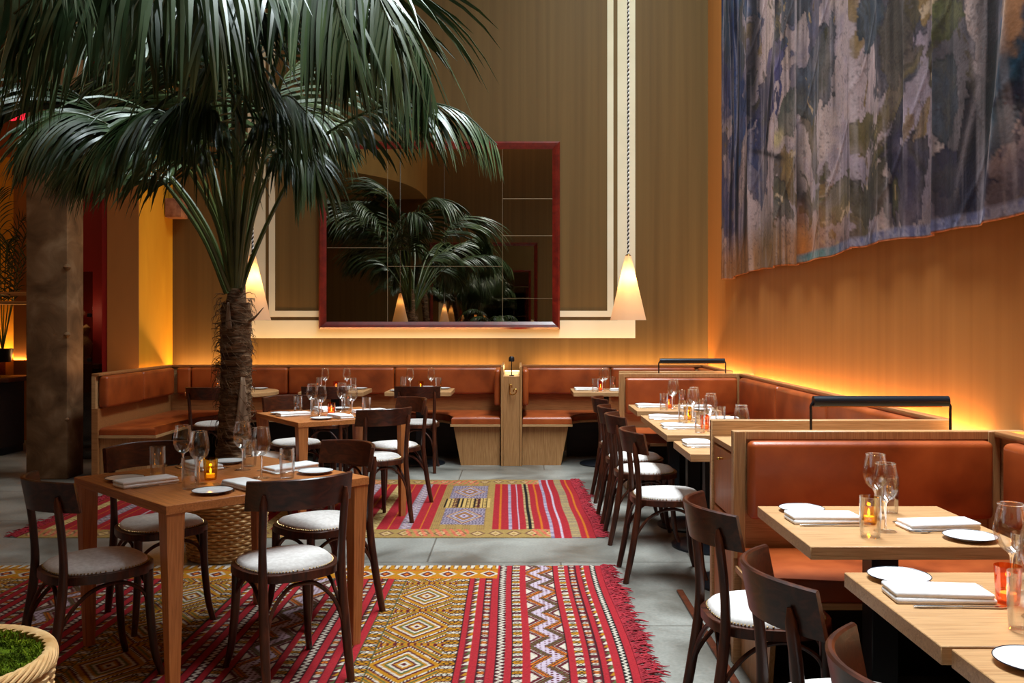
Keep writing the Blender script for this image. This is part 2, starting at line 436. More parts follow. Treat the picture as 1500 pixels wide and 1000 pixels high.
# side room: counter, planter rail, far palm behind
t = thing('service_counter', 'dark wooden counter in the side room behind the concrete column', 'counter', (-6.6, 10.0, -.08))
MB().box(-1.2, 1.15, -.28, .32, .88, .93, .01).build('counter_top', M['darkwood'], t)
MB().box(-1.1, 1.0, -.2, .3, .16, .88).build('counter_body', M['dark_oak'], t)
MB().box(-1.1, 1.0, -.14, .28, .08, .16).build('plinth', M['black'], t)
t = thing('planter_ledge', 'pale wooden ledge rail against the glowing yellow wall', 'ledge', (-6.5, 10.95, 0))
MB().box(-1.6, .85, -.12, -.04, 1.76, 1.81, .01).build('top_rail', M['oak_x'], t)
MB().box(-1.6, .85, -.08, -.03, 1.66, 1.70, .01).build('lower_rail', M['oak_x'], t)
MB().box(-1.6, .2, .0, .22, 0, .97).build('base_cabinet', M['darkwood'], t)
for x in (-1.5, -.5): MB().box(x, x + .05, -.085, -.035, 0, 1.66).build('post', M['oak_z'], t)
# glass door in the red recess with a lit figurine on a shelf behind it
d1 = struct(MB().box(-4.98, -4.50, 9.60, 9.612, 0.0, 1.98, .002, 1).build('door_1', M['pane']))
MB().box(-4.54, -4.50, 9.565, 9.60, 1.03, 1.07, .004).build('door_hinge', M['black'], d1)
MB().box(-4.54, -4.50, 9.565, 9.60, 1.50, 1.54, .004).build('door_hinge', M['black'], d1)
t = thing('display_shelf', 'narrow dark shelf behind the glass door in the red recess', 'shelf', (-4.75, 9.78, 0))
MB().box(-.3, .28, -.1, .1, .95, 1.0, .005).build('shelf_board', M['darkwood'], t)
MB().box(-.28, .26, -.08, .1, 0, .95).build('shelf_body', M['dark_oak'], t)
fig = MB().lathe([(0, 0), (.05, 0), (.055, .04), (.035, .08), (.06, .16), (.065, .22), (.03, .28), (.022, .31), (.04, .35), (.038, .39), (0, .43)], 16).build('figurine', M['statue'], loc=(-4.64, 9.76, 1.0))
tag(fig, 'small pale figurine lit behind the glass door of the red recess', 'figurine')
l = bpy.data.lights.new('figurine_spot', 'POINT'); l.energy = 1.2; l.color = (1, .7, .35); l.shadow_soft_size = .02
o = bpy.data.objects.new('figurine_spot', l); COL.objects.link(o); o.location = (-4.64, 9.68, 1.55)
# red lamps under the gallery
t0 = thing('red_lamp', 'glowing red lamp under the gallery soffit, nearest the left picture edge', 'lamp', (-5.05, 9.0, 3.44), 0, 'red lamps under the gallery')
MB().box(-.09, .07, -.05, .05, 0, .13, .03, 3).build('lamp_glass', M['redglow'], t0)
MB().tube([(0, 0, .13), (0, 0, 1.06)], .006).build('hanger', M['black'], t0)
dup(t0, (-4.85, 9.0, 3.44), 0, 'glowing red lamp second from the concrete column', 'red lamps under the gallery')
dup(t0, (-4.62, 9.0, 3.44), 0, 'glowing red lamp closest to the concrete column', 'red lamps under the gallery')
t = thing('wall_speaker', 'small square pinkish box mounted high in the left wall corner', 'speaker', (-3.80, 10.1, 2.60))
MB().box(-.09, .09, -.1, .1, 0, .21, .008).build('housing', M['speaker'], t)
MB().box(-.05, .05, .1, .149, .05, .16).build('wall_bracket', M['black'], t)

# ------------------------------------------------------------------ mirrors
def mirror(name, label, x0, x1, z0, z1, y, sgn, joints):
    """y = wall face, sgn = -1 when the mirror faces the camera"""
    t = thing(name, label, 'mirror', ((x0 + x1) / 2, y, z0))
    w = (x1 - x0) / 2; h = z1 - z0; D = .05; f = .085
    gm = MB(); gm.box(-w + f * .7, w - f * .7, min(0, sgn * .02), max(0, sgn * .02), f * .7, h - f * .7)
    gm.build('mirror_glass', M['mirror'], t, smooth=False)
    prof = [(0, 0), (0, .03), (.02, D), (.05, D * .8), (f, .021), (f, 0)]      # inward distance, height off wall
    for (a, b) in (((-w, 0), (w, 0)), ((w, 0), (w, h)), ((w, h), (-w, h)), ((-w, h), (-w, 0))):
        m = MB(); A = Vector((a[0], 0, a[1])); B = Vector((b[0], 0, b[1])); dr = (B - A).normalized()
        inn = Vector((-dr.z, 0, dr.x))
        ra = [m.bm.verts.new(A + inn * i + dr * i + Vector((0, sgn * hh, 0))) for i, hh in prof]
        rb = [m.bm.verts.new(B + inn * i - dr * i + Vector((0, sgn * hh, 0))) for i, hh in prof]
        for i in range(len(prof)):
            j = (i + 1) % len(prof); m.bm.faces.new((ra[i], ra[j], rb[j], rb[i]))
        m.bm.faces.new(ra); m.bm.faces.new(rb)
        m.build('frame_rail', M['mahogany'], t, smooth=False)
    m = MB()
    for (xa, xb, za, zb) in joints:
        m.box(xa, xb, min(sgn * .018, sgn * .0215), max(sgn * .018, sgn * .0215), za, zb)
    m.build('glass_joints', M['seam'], t, smooth=False)
    return t


def mj(pxa, pxb, pya, pyb):
    cx = (468 + 820) / 2; s = 130.05; zb = 1.43 + (474 - 482) / s
    return ((pxa - cx) / s, (pxb - cx) / s, 1.43 + (474 - pyb) / s - zb, 1.43 + (474 - pya) / s - zb)


jts = [mj(568, 568.6, 218, 471), mj(736, 736.4, 218, 471), mj(480, 568, 362.8, 363.3), mj(568, 736, 390, 390.6), mj(736, 810, 291, 291.9), mj(736, 810, 345, 345.9), mj(736, 810, 437, 437.4)]
mirror('wall_mirror', 'large square wall mirror in a mahogany frame on the back wall', (468 - VX) / 130.05, (820 - VX) / 130.05, 1.43 + (474 - 482) / 130.05, 1.43 + (474 - 208) / 130.05, WD - .008, -1, jts)
mirror('wall_mirror', 'matching mahogany framed mirror seen reflected, on the wall behind the viewer', -2.2, .46, 1.37, 3.43, -1.999, 1, [])

# ------------------------------------------------------------------ banquettes
LE, OX, OY, OZ = M['leather'], M['oak_x'], M['oak_y'], M['oak_z']


def cushion_x(parent, x0, x1, y0, y1, z0, z1, name='back_cushion'):
    return MB().box(x0, x1, y0, y1, z0, z1, .028, 4).build(name, LE, parent)


# back banquette, left of the divider, turning along the left side
B = thing('corner_banquette', 'cognac leather corner banquette along the back wall left of the oak divider', 'banquette', (0, 0, 0))
seat = [(-3.80, 8.24), (-3.29, 8.24), (-3.29, 8.95), (-3.22, 9.25), (-3.02, 9.48), (-2.75, 9.6), (-1.0, 9.6), (-.80, 9.56), (-.70, 9.42), (-.68, 9.16), (-.185, 9.16), (-.185, 9.95), (-3.80, 9.95)]
MB().prism(seat, .42, .49, .03, 4).build('seat_cushion', LE, B)
brd = [(x, y + (.01 if y > 9 else -.005)) if False else (x, y) for x, y in seat]
MB().prism([(-3.80, 8.23), (-3.28, 8.23), (-3.28, 8.95), (-3.21, 9.24), (-3.01, 9.47), (-2.74, 9.59), (-1.0, 9.59), (-.80, 9.55), (-.70, 9.40), (-.69, 9.15), (-.185, 9.15), (-.185, 9.95), (-3.80, 9.95)], .395, .418).build('seat_board', OX, B, smooth=False)
MB().poly3([(-.66, 9.20, .394), (-.19, 9.20, .394), (-.19, 9.20, 0), (-.585, 9.20, 0)], (0, .65, 0)).build('end_panel', OZ, B, smooth=False)
MB().poly3([(-3.80, 8.26, .394), (-3.33, 8.26, .394), (-3.40, 8.26, 0), (-3.80, 8.26, 0)], (0, .5, 0)).build('end_panel', OZ, B, smooth=False)
MB().box(-3.80, -.66, 9.83, 9.93, 0, .394).build('kickboard', M['dark_oak'], B, smooth=False)
MB().box(-3.80, -3.55, 8.77, 9.82, 0, .394).build('kickboard', M['dark_oak'], B, smooth=False)
MB().box(-3.80, -.16, 9.955, 10.03, .395, .66).box(-3.86, -3.805, 8.22, 10.03, 0, .66).build('back_board', M['rail_x'], B, smooth=False)
MB().box(-3.86, -.16, 9.955, 10.03, .955, RH, .004).box(-3.86, -3.79, 8.22, 9.954, .955, RH, .004).build('top_rail', M['rail_x'], B)
MB().box(-3.86, -.16, 9.975, 10.03, .661, .954).box(-3.86, -3.825, 8.22, 9.97, .661, .954).build('back_frame', OX, B, smooth=False)
for a, b in ((280, 422), (422, 578), (578, 737)):
    xa = (a - VX) * 9.9 / FPX; xb = (b - VX) * 9.9 / FPX
    cushion_x(B, xa + .004, xb - .004 if b < 737 else -.19, 9.88, 9.97, .665, .953)
cushion_x(B, -3.72, (280 - VX) * 9.9 / FPX - .004, 9.88, 9.97, .665, .953)
for ya, yb in ((8.26, 9.06), (9.07, 9.87)):
    cushion_x(B, -3.82, -3.73, ya, yb, .665, .953)
cushion_x(B, -.25, -.185, 9.2, 9.87, .60, .965, 'side_cushion')

# divider with lit top
t = thing('oak_divider', 'narrow oak divider post between the two back wall banquettes', 'divider', (0, 0, 0))
MB().box(-.18, -.158, 9.14, 10.1, 0, 1.0, .002, 1).build('side_panel', OZ, t)
MB().box(.010, .032, 9.14, 10.1, 0, 1.0, .002, 1).build('side_panel', OZ, t)
MB().box(-.157, .009, 9.15, 9.19, 0, .90, .002, 1).build('front_panel', OZ, t)
MB().box(-.157, .009, 9.19, 10.1, .87, .90).build('top_shelf', OX, t)
MB().box(-.155, .007, 10.03, 10.06, .902, .915).build('light_diffuser', M['warmglow'], t)
area('divider_top_light', (-.074, 10.0, .96), (.14, .04), .6, WARM, (math.radians(80), 0, PI), parent=t)
k = thing('coat_hook', 'curled brass coat hook on the front of the oak divider', 'hook', (-.074, 9.148, .77))
MB().box(-.022, -.010, -.006, .0, -.05, .05, .003).build('back_plate', M['brass'], k)
MB().tube(bez([(-.016, -.005, .04), (-.02, -.03, .055), (.0, -.045, .045), (.005, -.04, .02)], 14), .006).build('upper_prong', M['brass'], k)
MB().tube(bez([(-.016, -.005, -.03), (.0, -.03, -.05), (.03, -.05, -.045), (.05, -.055, -.02), (.045, -.05, .005), (.025, -.045, .0), (.02, -.045, -.02)], 24), .006).build('lower_prong', M['brass'], k)
k = thing('reading_lamp', 'tiny black lamp with domed head on top of the oak divider', 'lamp', (-.074, 9.28, .90))
MB().lathe([(0, 0), (.025, 0), (.025, .008), (0, .010)], 16).build('base', M['black'], k)
MB().tube([(0, 0, .01), (0, 0, .15)], .005).build('stem', M['black'], k)
MB().lathe([(.0, .20), (.018, .196), (.029, .18), (.031, .145), (.026, .145), (.024, .17), (0, .185)], 18).build('lamp_head', M['black'], k)

# back banquette, right of the divider, turning along the right wall up to the far booth partition
B = thing('corner_banquette', 'cognac leather corner banquette right of the oak divider, behind the far booth', 'banquette', (0, 0, 0))
seat = [(.037, 9.16), (.535, 9.16), (.55, 9.42), (.64, 9.55), (.80, 9.6), (1.30, 9.6), (1.5, 9.4), (1.52, 9.1), (1.52, 8.72), (1.99, 8.72), (1.99, 9.95), (.037, 9.95)]
MB().prism(seat, .42, .49, .03, 4).build('seat_cushion', LE, B)
MB().prism([(.037, 9.15), (.54, 9.15), (.55, 9.40), (.64, 9.54), (.80, 9.59), (1.30, 9.59), (1.5, 9.39), (1.51, 9.1), (1.51, 8.72), (1.99, 8.72), (1.99, 9.95), (.037, 9.95)], .395, .418).build('seat_board', OX, B, smooth=False)
MB().poly3([(.036, 9.20, .394), (.50, 9.20, .394), (.425, 9.20, 0), (.036, 9.20, 0)], (0, .6, 0)).build('end_panel', OZ, B, smooth=False)
MB().box(.52, 1.99, 9.83, 9.93, 0, .394).box(1.75, 1.99, 8.74, 9.82, 0, .394).build('kickboard', M['dark_oak'], B, smooth=False)
MB().box(.036, 2.0, 9.955, 10.03, .395, .66).box(2.0, 2.045, 8.72, 10.03, 0, .66).build('back_board', M['rail_x'], B, smooth=False)
MB().box(.036, 2.05, 9.955, 10.03, .955, RH, .004).box(1.99, 2.05, 8.69, 9.954, .955, RH, .004).build('top_rail', M['rail_x'], B)
MB().box(.036, 2.05, 9.975, 10.03, .661, .954).box(2.02, 2.05, 8.69, 9.97, .661, .954).build('back_frame', OX, B, smooth=False)
cushion_x(B, .037, (894 - VX) * 9.9 / FPX, 9.88, 9.97, .665, .953)
cushion_x(B, (894 - VX) * 9.9 / FPX + .008, 1.92, 9.88, 9.97, .665, .953)
cushion_x(B, 1.93, 2.015, 8.74, 9.86, .665, .953)
cushion_x(B, .037, .10, 9.2, 9.87, .60, .965, 'side_cushion')


def partition(label, y0, xl=.90, rx=.90):
    """double booth partition: front board with a leather back facing the camera, back board, shelf between"""
    t = thing('booth_partition', label, 'partition', (0, y0, 0)); xr = 1.995
    MB().box(xl, xr + .13, 0, .04, 0, RH, .003, 1).build('front_board', OX, t)
    MB().box(xl, xl + .05, -.012, .0, .45, RH - .001, .002, 1).box(xr - .03, xr + .02, -.012, .0, .45, RH - .001, .002, 1).box(xl + .05, xr - .03, -.012, .0, .945, RH - .001, .002, 1).build('frame_trim', OZ, t)
    MB().box(xl + .052, xr - .034, -.075, -.001, .62, .943, .025, 4).build('leather_back', LE, t)
    MB().box(rx, xr + .03, .43, .47, 0, RH, .003, 1).build('rear_board', OX, t)
    MB().box(rx + .01, xr + .02, .041, .429, .88, .905, .002, 1).build('cabinet_top', OX, t)
    MB().box(rx + .032, xr + .02, .045, .425, 0, .88).build('cabinet_body', OZ, t, smooth=False)
    for z0, z1 in ((.60, .87), (.05, .59)):
        dr = MB().box(rx + .010, rx + .031, .05, .42, z0, z1, .003, 1).build('drawer' if z0 > .5 else 'cabinet_door', M['cherry_z'], t)
        m = MB(); m.tube([(rx + .010, .235, z1 - .04), (rx - .006, .235, z1 - .04)], .005); m.lathe([(0, -.008), (.009, -.004), (.009, .004), (0, .008)], 12, (rx - .010, .235, z1 - .04))
        m.build('knob', M['brass'], dr)
    return t


partition('oak booth partition with cognac leather back, behind the nearest two-top', 3.82)
partition('far oak booth partition with cognac leather back near the back corner', 8.22, .905, .955)


def bar_lamp(label, y, z):
    t = thing('bar_lamp', label, 'lamp', (1.61, y, z)); h = 1.085 - z; w = .30
    m = MB(); m.tube([(-w, 0, h), (w, 0, h)], .024, 20); m.build('lamp_tube', M['blacksteel'], t)
    MB().box(-w + .03, w - .03, -.008, .008, h - .0255, h - .0225).build('light_lens', M['brass'], t)
    for s in (-1, 1):
        MB().tube(bez([(s * (w + .01), 0, 0), (s * (w + .01), 0, h - .05), (s * (w + .01), 0, h - .02), (s * (w - .005), 0, h)], 12), .006).build('post', M['brass'] if False else M['black'], t)
        MB().lathe([(0, 0), (.016, 0), (.016, .005), (0, .007)], 14, (s * (w + .01), 0, 0)).build('foot', M['black'], t)
    return t


bar_lamp('black bar lamp on two posts on top of the nearer booth partition', 4.05, .905)
bar_lamp('black bar lamp on two posts on top of the far booth partition', 8.45, .905)


def wall_booth(label, ya, yb, wings, segs, name='booth_banquette'):
    """bench along the right wall, with a wing along the partition at its far end"""
    B = thing(name, label, 'banquette', (0, 0, 0))
    seat = [(1.52, ya), (1.99, ya), (1.99, yb - .015), (.915, yb - .015), (.915, yb - .52), (1.30, yb - .52), (1.45, yb - .56), (1.52, yb - .68)]
    MB().prism(seat, .42, .50, .03, 4).build('seat_cushion', LE, B)
    MB().prism([(1.51, ya), (1.99, ya), (1.99, yb - .015), (.905, yb - .015), (.905, yb - .53), (1.30, yb - .53), (1.44, yb - .57), (1.51, yb - .69)], .395, .418).build('seat_board', OX, B, smooth=False)
    MB().poly3([(.93, yb - .49, .394), (.93, yb - .02, .394), (.93, yb - .02, 0), (.93, yb - .40, 0)], (.02, 0, 0)).build('end_panel', OZ, B, smooth=False)
    MB().box(.96, 1.74, yb - .12, yb - .02, 0, .394).box(1.75, 1.99, ya, yb - .02, 0, .394).build('kickboard', M['dark_oak'], B, smooth=False)
    MB().box(2.0, 2.045, ya, yb - .003, 0, .66).build('back_board', M['rail_y'], B, smooth=False)
    MB().box(1.99, 2.05, ya, yb - .003, .955, RH, .004).build('top_rail', M['rail_y'], B)
    MB().box(2.02, 2.05, ya, yb - .003, .661, .954).build('back_frame', OY, B, smooth=False)
    for a, b in segs:
        MB().box(1.935, 2.018, a + .004, b - .004, .62, .953, .028, 4).build('back_cushion', LE, B)
    return B


wall_booth('cognac leather bench along the right wall between the two booth partitions', 4.31, 8.22, 1, [(4.35, 5.73), (5.73, 6.87), (6.87, 8.02)])
wall_booth('cognac leather bench beside the nearest tables, in front of the nearer partition', .3, 3.82, 1, [(.3, 1.4), (1.4, 2.5), (2.5, 3.66)])
struct(MB().box(.842, .876, 2.0, 4.86, 0, .012, .003, 1).build('trim_4', M['darkwood']))


# ------------------------------------------------------------------ chairs
def make_chair(label, group):
    """bentwood bistro chair facing +Y, seat centre at the origin"""
    t = thing('bentwood_chair', label, 'chair', (0, 0, 0), 0, group)
    wood = M['walnut']

    def seat_outline(k, s=1.0, n=40):
        pts = []
        for i in range(n):
            a = 2 * PI * i / n; ca, sa = math.cos(a), math.sin(a)
            e = 0.72
            x = abs(ca) ** e * (1 if ca > 0 else -1); y = abs(sa) ** e * (1 if sa > 0 else -1)
            wid = .205 - .022 * (y < 0) * abs(y)
            pts.append((x * wid * s, y * .205 * s))
        return pts
    MB().prism(seat_outline(0), .425, .458, .008, 3).build('seat_frame', wood, t)
    m = MB(); rings = []
    for s, z in ((.90, .459), (.89, .470), (.84, .480), (.66, .487), (.35, .491)):
        rings.append([m.bm.verts.new((x, y, z)) for x, y in seat_outline(0, s)])
    for a, b in zip(rings, rings[1:]):
        for i in range(40): m.bm.faces.new((a[i], a[(i + 1) % 40], b[(i + 1) % 40], b[i]))
    m.bm.faces.new(rings[-1]); m.bm.faces.new(rings[0][::-1])
    m.build('seat_pad', M['pad'], t)
    m = MB()
    for x, y in seat_outline(0, .905, 84):
        r = bmesh.ops.create_icosphere(m.bm, subdivisions=1, radius=.0038, matrix=Matrix.Translation((x, y, .4635)))
    m.build('nail_trim', M['stud'], t)
    for s in (-1, 1):
        # rear leg and back post in one bent piece
        pts = bez([(s * .172, -.252, 0), (s * .168, -.212, .20), (s * .163, -.180, .43), (s * .166, -.184, .60), (s * .170, -.206, .775)], 22)
        rad = [.0155 + .0035 * math.sin(PI * min(1, i / 14)) for i in range(22)]; rad[-1] = .006; rad[-2] = .0145
        MB().tube(pts, rad, 10).build('rear_leg', wood, t)
        pts = bez([(s * .185, .195, 0), (s * .168, .170, .10), (s * .155, .155, .28), (s * .152, .15, .43)], 14)
        MB().tube(pts, [.013 + .007 * i / 13 for i in range(14)], 10).build('front_leg', wood, t)
        # arch under each side of the seat
        MB().tube(bez([(s * .168, -.228, .17), (s * .160, -.17, .30), (s * .156, -.08, .385), (s * .154, .03, .405), (s * .152, .12, .36), (s * .157, .152, .30)], 26), .0085, 8).build('side_arch', wood, t)
    MB().tube(bez([(-.166, -.215, .20), (-.13, -.19, .32), (-.06, -.175, .395), (0, -.17, .405), (.06, -.175, .395), (.13, -.19, .32), (.166, -.215, .20)], 30), .0085, 8).build('rear_arch', wood, t)
    MB().tube(bez([(-.155, .155, .30), (-.12, .155, .365), (-.05, .155, .40), (.05, .155, .40), (.12, .155, .365), (.155, .155, .30)], 26), .0085, 8).build('front_arch', wood, t)
    # curved backrest
    m = MB(); n = 22; R = []
    for i in range(n + 1):
        a = -1 + 2 * i / n; x = a * .216; y = -.254 + .108 * (abs(a) ** 2.0)
        nx, ny = -.108 * 2 * a / .216, 1.0; ln = math.hypot(nx, ny); nx /= ln; ny /= ln
        th = .0085
        zt, zb = .828 + .006 * (1 - a * a), .712
        yb = .012
        R.append([m.bm.verts.new((x - nx * th, y - ny * th - .010, zt - .004)), m.bm.verts.new((x - nx * th * .4, y - ny * th * .4 - .010, zt)), m.bm.verts.new((x + nx * th * .4, y + ny * th * .4 - .010, zt)),
                  m.bm.verts.new((x + nx * th, y + ny * th - .010, zt - .004)), m.bm.verts.new((x + nx * th, y + ny * th + yb, zb)), m.bm.verts.new((x - nx * th, y - ny * th + yb, zb))])
    for a, b in zip(R, R[1:]):
        for k in range(6): m.bm.faces.new((a[k], a[(k + 1) % 6], b[(k + 1) % 6], b[k]))
    m.bm.faces.new(R[0]); m.bm.faces.new(R[-1][::-1])
    m.build('backrest', M['walnut_x'], t)
    return t


chair0 = None


def chair(x, y, face, label, group):
    """face = heading in degrees in plan, 90 = away from the camera"""
    global chair0
    rz = math.radians(face - 90)
    if chair0 is None:
        chair0 = make_chair(label, group); chair0.location = (x, y, 0); chair0.rotation_euler.z = rz
        return chair0
    return dup(chair0, (x, y, 0), rz, label, group)


G1, G2, G3 = 'bentwood chairs round the square tables', 'bentwood chairs at the back wall tables', 'bentwood chairs along the right row of tables'
chair(-1.72, 3.70, 45, 'dark bentwood chair at the front square table, beside the moss basket', G1)
chair(-1.74, 4.42, -50, 'dark bentwood chair at the front square table, on the side towards the concrete column', G1)
chair(-.955, 3.73, 126, 'dark bentwood chair at the front square table, its backrest nearest the viewer', G1)
chair(-.975, 4.46, 226, 'dark bentwood chair at the front square table, on the side towards the aisle', G1)
chair(-1.05, 6.60, 126, 'dark bentwood chair at the middle square table, its curved back towards the viewer', G1)
chair(-1.0, 7.25, 217, 'dark bentwood chair on the aisle side of the middle square table, further back', G1)
chair(-1.82, 7.42, -52, 'dark bentwood chair at the middle square table, on the side towards the back wall', G1)
chair(-1.90, 6.62, 35, 'dark bentwood chair at the middle square table, half hidden by the palm trunk', G1)
chair(-.985, 8.93, 92, 'dark bentwood chair at the two-top nearest the oak divider', G2)
chair(-1.87, 8.90, 90, 'dark bentwood chair at the back wall two-top behind the middle square table', G2)
chair(-2.93, 8.78, 84, 'dark bentwood chair at the round table, left of the palm trunk', G2)
rowx = .84
for y, lab in ((7.42, 'farthest dark bentwood chair in the right row, its seat hidden'), (6.62, 'second farthest dark bentwood chair in the right row'), (6.05, 'third farthest dark bentwood chair in the right row'),
               (5.18, 'dark bentwood chair in the right row just beyond the oak partition'), (3.08, 'dark bentwood chair at the two-top in front of the oak partition'),
               (2.27, 'dark bentwood chair in the right row, second nearest the viewer'), (1.62, 'nearest dark bentwood chair, only its back top in view at the bottom')):
    chair((rowx + .02 * (y > 7)) if y > 4 else .83, y, 0 if y != 3.08 else 3, lab, G3)


# ------------------------------------------------------------------ tables
def square_table(label, cx, cy, rz, side):
    t = thing('square_table', label, 'table', (cx, cy, 0), rz)
    h = side / 2
    MB().box(-h, h, -h, h, .715, .75, .002, 1).build('table_top', M['cherry_x'], t)
    for sx in (-1, 1):
        for sy in (-1, 1):
            m = MB(); T = [(h - .012, .04), (h - .10, .04)]
            xo, xi, bo, bi = h - .004, h - .075, h - .028, h - .066
            top = [(sx * xo, sy * xo), (sx * xi, sy * xo), (sx * xi, sy * xi), (sx * xo, sy * xi)]
            bot = [(sx * bo, sy * bo), (sx * bi, sy * bo), (sx * bi, sy * bi), (sx * bo, sy * bi)]
            a = [m.bm.verts.new((x, y, .7149)) for x, y in top]; b = [m.bm.verts.new((x, y, 0)) for x, y in bot]
            for i in range(4): m.bm.faces.new((a[i], a[(i + 1) % 4], b[(i + 1) % 4], b[i]))
            m.bm.faces.new(a); m.bm.faces.new(b)
            m.build('leg', M['cherry_z'], t, smooth=False)
    return t


T1 = (-1.32, 4.045, math.radians(-44.5), .925)
T2 = (-1.408, 6.855, math.radians(35 - 90), .87)
square_table('square reddish wood table laid for four, in front of the palm basket', *T1)
square_table('square reddish wood table laid for four, behind the palm basket', *T2)


def pedestal(t, dx=0, dy=0):
    MB().box(dx - .045, dx + .045, dy - .045, dy + .045, .03, .70, .004, 1).build('column', M['black'], t)
    MB().lathe([(0, 0), (.25, 0), (.25, .012), (.22, .022), (.06, .032), (0, .032)], 40, (dx, dy, 0)).build('foot_plate', M['blacksteel'], t)
    MB().box(dx - .12, dx + .12, dy - .12, dy + .12, .70, .7095).build('top_plate', M['black'], t)


def two_top(label, x0, x1, y0, y1, th=.04, grain='oak_x'):
    cx, cy = (x0 + x1) / 2, (y0 + y1) / 2
    t = thing('two_top_table', label, 'table', (cx, cy, 0), 0, 'oak pedestal tables')
    MB().box(x0 - cx, x1 - cx, y0 - cy, y1 - cy, .75 - th, .75, .002, 1).build('table_top', M[grain], t)
    if y1 - y0 > 1:
        pedestal(t, 0, -.3); pedestal(t, 0, .3)
    else:
        pedestal(t)
    return (cx, cy)


t = thing('round_table', 'round oak table at the left corner of the banquette', 'table', (-2.90, 9.22, 0))
MB().lathe([(0, .75), (.445, .75), (.455, .745), (.455, .715), (.445, .71), (0, .71)], 64).build('table_top', M['oak_x'], t)
pedestal(t)
C4 = two_top('oak two-top at the back wall banquette, behind the middle square table', -2.19, -1.545, 9.02, 9.58)
C5 = two_top('oak two-top at the back wall banquette nearest the oak divider', -1.335, -.675, 9.04, 9.60)
C6 = two_top('oak two-top right of the oak divider, partly behind the far partition', .54, 1.20, 9.0, 9.57)
C7 = two_top('oak two-top in front of the far booth partition', .92, 1.58, 7.08, 7.65)
C8 = two_top('long oak table for four in the middle of the right row', .905, 1.565, 5.56, 6.75)
C9 = two_top('oak two-top half hidden behind the nearer oak partition', .895, 1.555, 4.745, 5.27)
C10 = two_top('oak two-top in front of the nearer oak booth partition', .89, 1.56, 2.775, 3.395)
C11 = two_top('oak two-top at the lower right, second nearest the viewer', .89, 1.56, 1.918, 2.49)
C12 = two_top('nearest oak two-top, cut off by the lower right corner', .905, 1.575, 1.28, 1.905)


# ------------------------------------------------------------------ table ware
def lathe_obj(name, prof, mat, label, cat, seg=28):
    return None


def first_or_dup(store, key, maker, loc, rz, label, group):
    if key not in store:
        o = maker(); o.location = loc; o.rotation_euler = (0, 0, rz); o['label'] = label; o['group'] = group; store[key] = o
        return o
    return dup(store[key], loc, rz, label, group)


def mk_plate():
    t = thing('side_plate', '', 'plate')
    MB().lathe([(0, 0), (.045, 0), (.05, .003), (.078, .012), (.079, .0135), (.074, .0135), (.052, .007), (.045, .0055), (0, .0055)], 48).build('dish', M['china'], t)
    MB().lathe([(.0792, .0120), (.0807, .0135), (.0800, .0150), (.0785, .0142)], 48).build('rim_line', M['rim'], t)
    return t


def mk_napkin():
    m = MB()
    m.box(-.122, .122, -.055, .053, .0, .0135, .0062, 4)
    m.box(-.121, .116, -.052, .054, .0125, .026, .0062, 4)
    for v in m.bm.verts: v.co.z += .0015 * math.sin(v.co.x * 40) * (v.co.z > .008); v.co.y += .003 * math.sin(v.co.x * 14 + v.co.z * 100)
    o = m.build('linen_napkin', M['linen']); o['category'] = 'napkin'; return o


def mk_knife():
    t = thing('table_knife', '', 'knife')
    MB().tube([(-.115, 0, .004), (-.10, 0, .004), (-.05, 0, .004), (-.02, 0, .004), (0, 0, .004)], [.0035, .006, .005, .004, .0045], 10, flat=.55).build('handle', M['steel'], t)
    MB().poly3([(0, -.005, .003), (.09, -.0085, .003), (.112, -.002, .003), (.115, .006, .003), (0, .006, .003)], (0, 0, .0018)).build('blade', M['steel'], t, smooth=False)
    return t


def mk_fork():
    t = thing('table_fork', '', 'fork')
    MB().tube(bez([(-.10, 0, .003), (-.06, 0, .005), (0, 0, .008), (.035, 0, .004)], 12), [.006, .0058, .005, .0042, .0035, .003, .003, .003, .0032, .0035, .005, .008], 8, flat=.4).build('handle', M['steel'], t)
    m = MB()
    m.poly3([(.03, -.004, .003), (.045, -.011, .003), (.06, -.012, .003), (.06, .012, .003), (.045, .011, .003), (.03, .004, .003)], (0, 0, .0018))
    for k in range(4):
        y = -.0105 + .007 * k
        m.tube([(.058, y, .004), (.08, y, .0045), (.10, y, .009)], [.0018, .0016, .0009], 6)
    m.build('tines', M['steel'], t)
    return t


def mk_wine():
    t = thing('wine_glass', '', 'glass')
    MB().lathe([(.0, .098), (.010, .100), (.022, .108), (.034, .122), (.0415, .142), (.0425, .158), (.040, .180), (.0355, .205), (.0325, .222)], 32).build('bowl', M['glass'], t)
    MB().lathe([(.0325, .2215), (.0332, .2228), (.0326, .2238), (.0320, .2228)], 32).build('lip', M['solidglass'], t)
    MB().lathe([(.0045, .0052), (.0036, .012), (.0030, .04), (.0032, .08), (.006, .094), (.010, .0995)], 14).build('stem', M['solidglass'], t)
    MB().lathe([(0, .0005), (.036, .0005), (.037, .0015), (.030, .0028), (.012, .0045), (.0046, .0055)], 32).build('foot', M['glass'], t)
    return t


def mk_tumbler():
    t = thing('water_tumbler', '', 'glass')
    MB().lathe([(0, .0005), (.028, .0005), (.0305, .004), (.0335, .06), (.034, .13)], 28).build('wall_of_glass', M['glass'], t)
    MB().lathe([(0, .010), (.027, .010), (.0298, .015), (.0318, .06), (.0328, .129), (.034, .1305)], 28).build('inner_bowl', M['glass'], t)
    return t


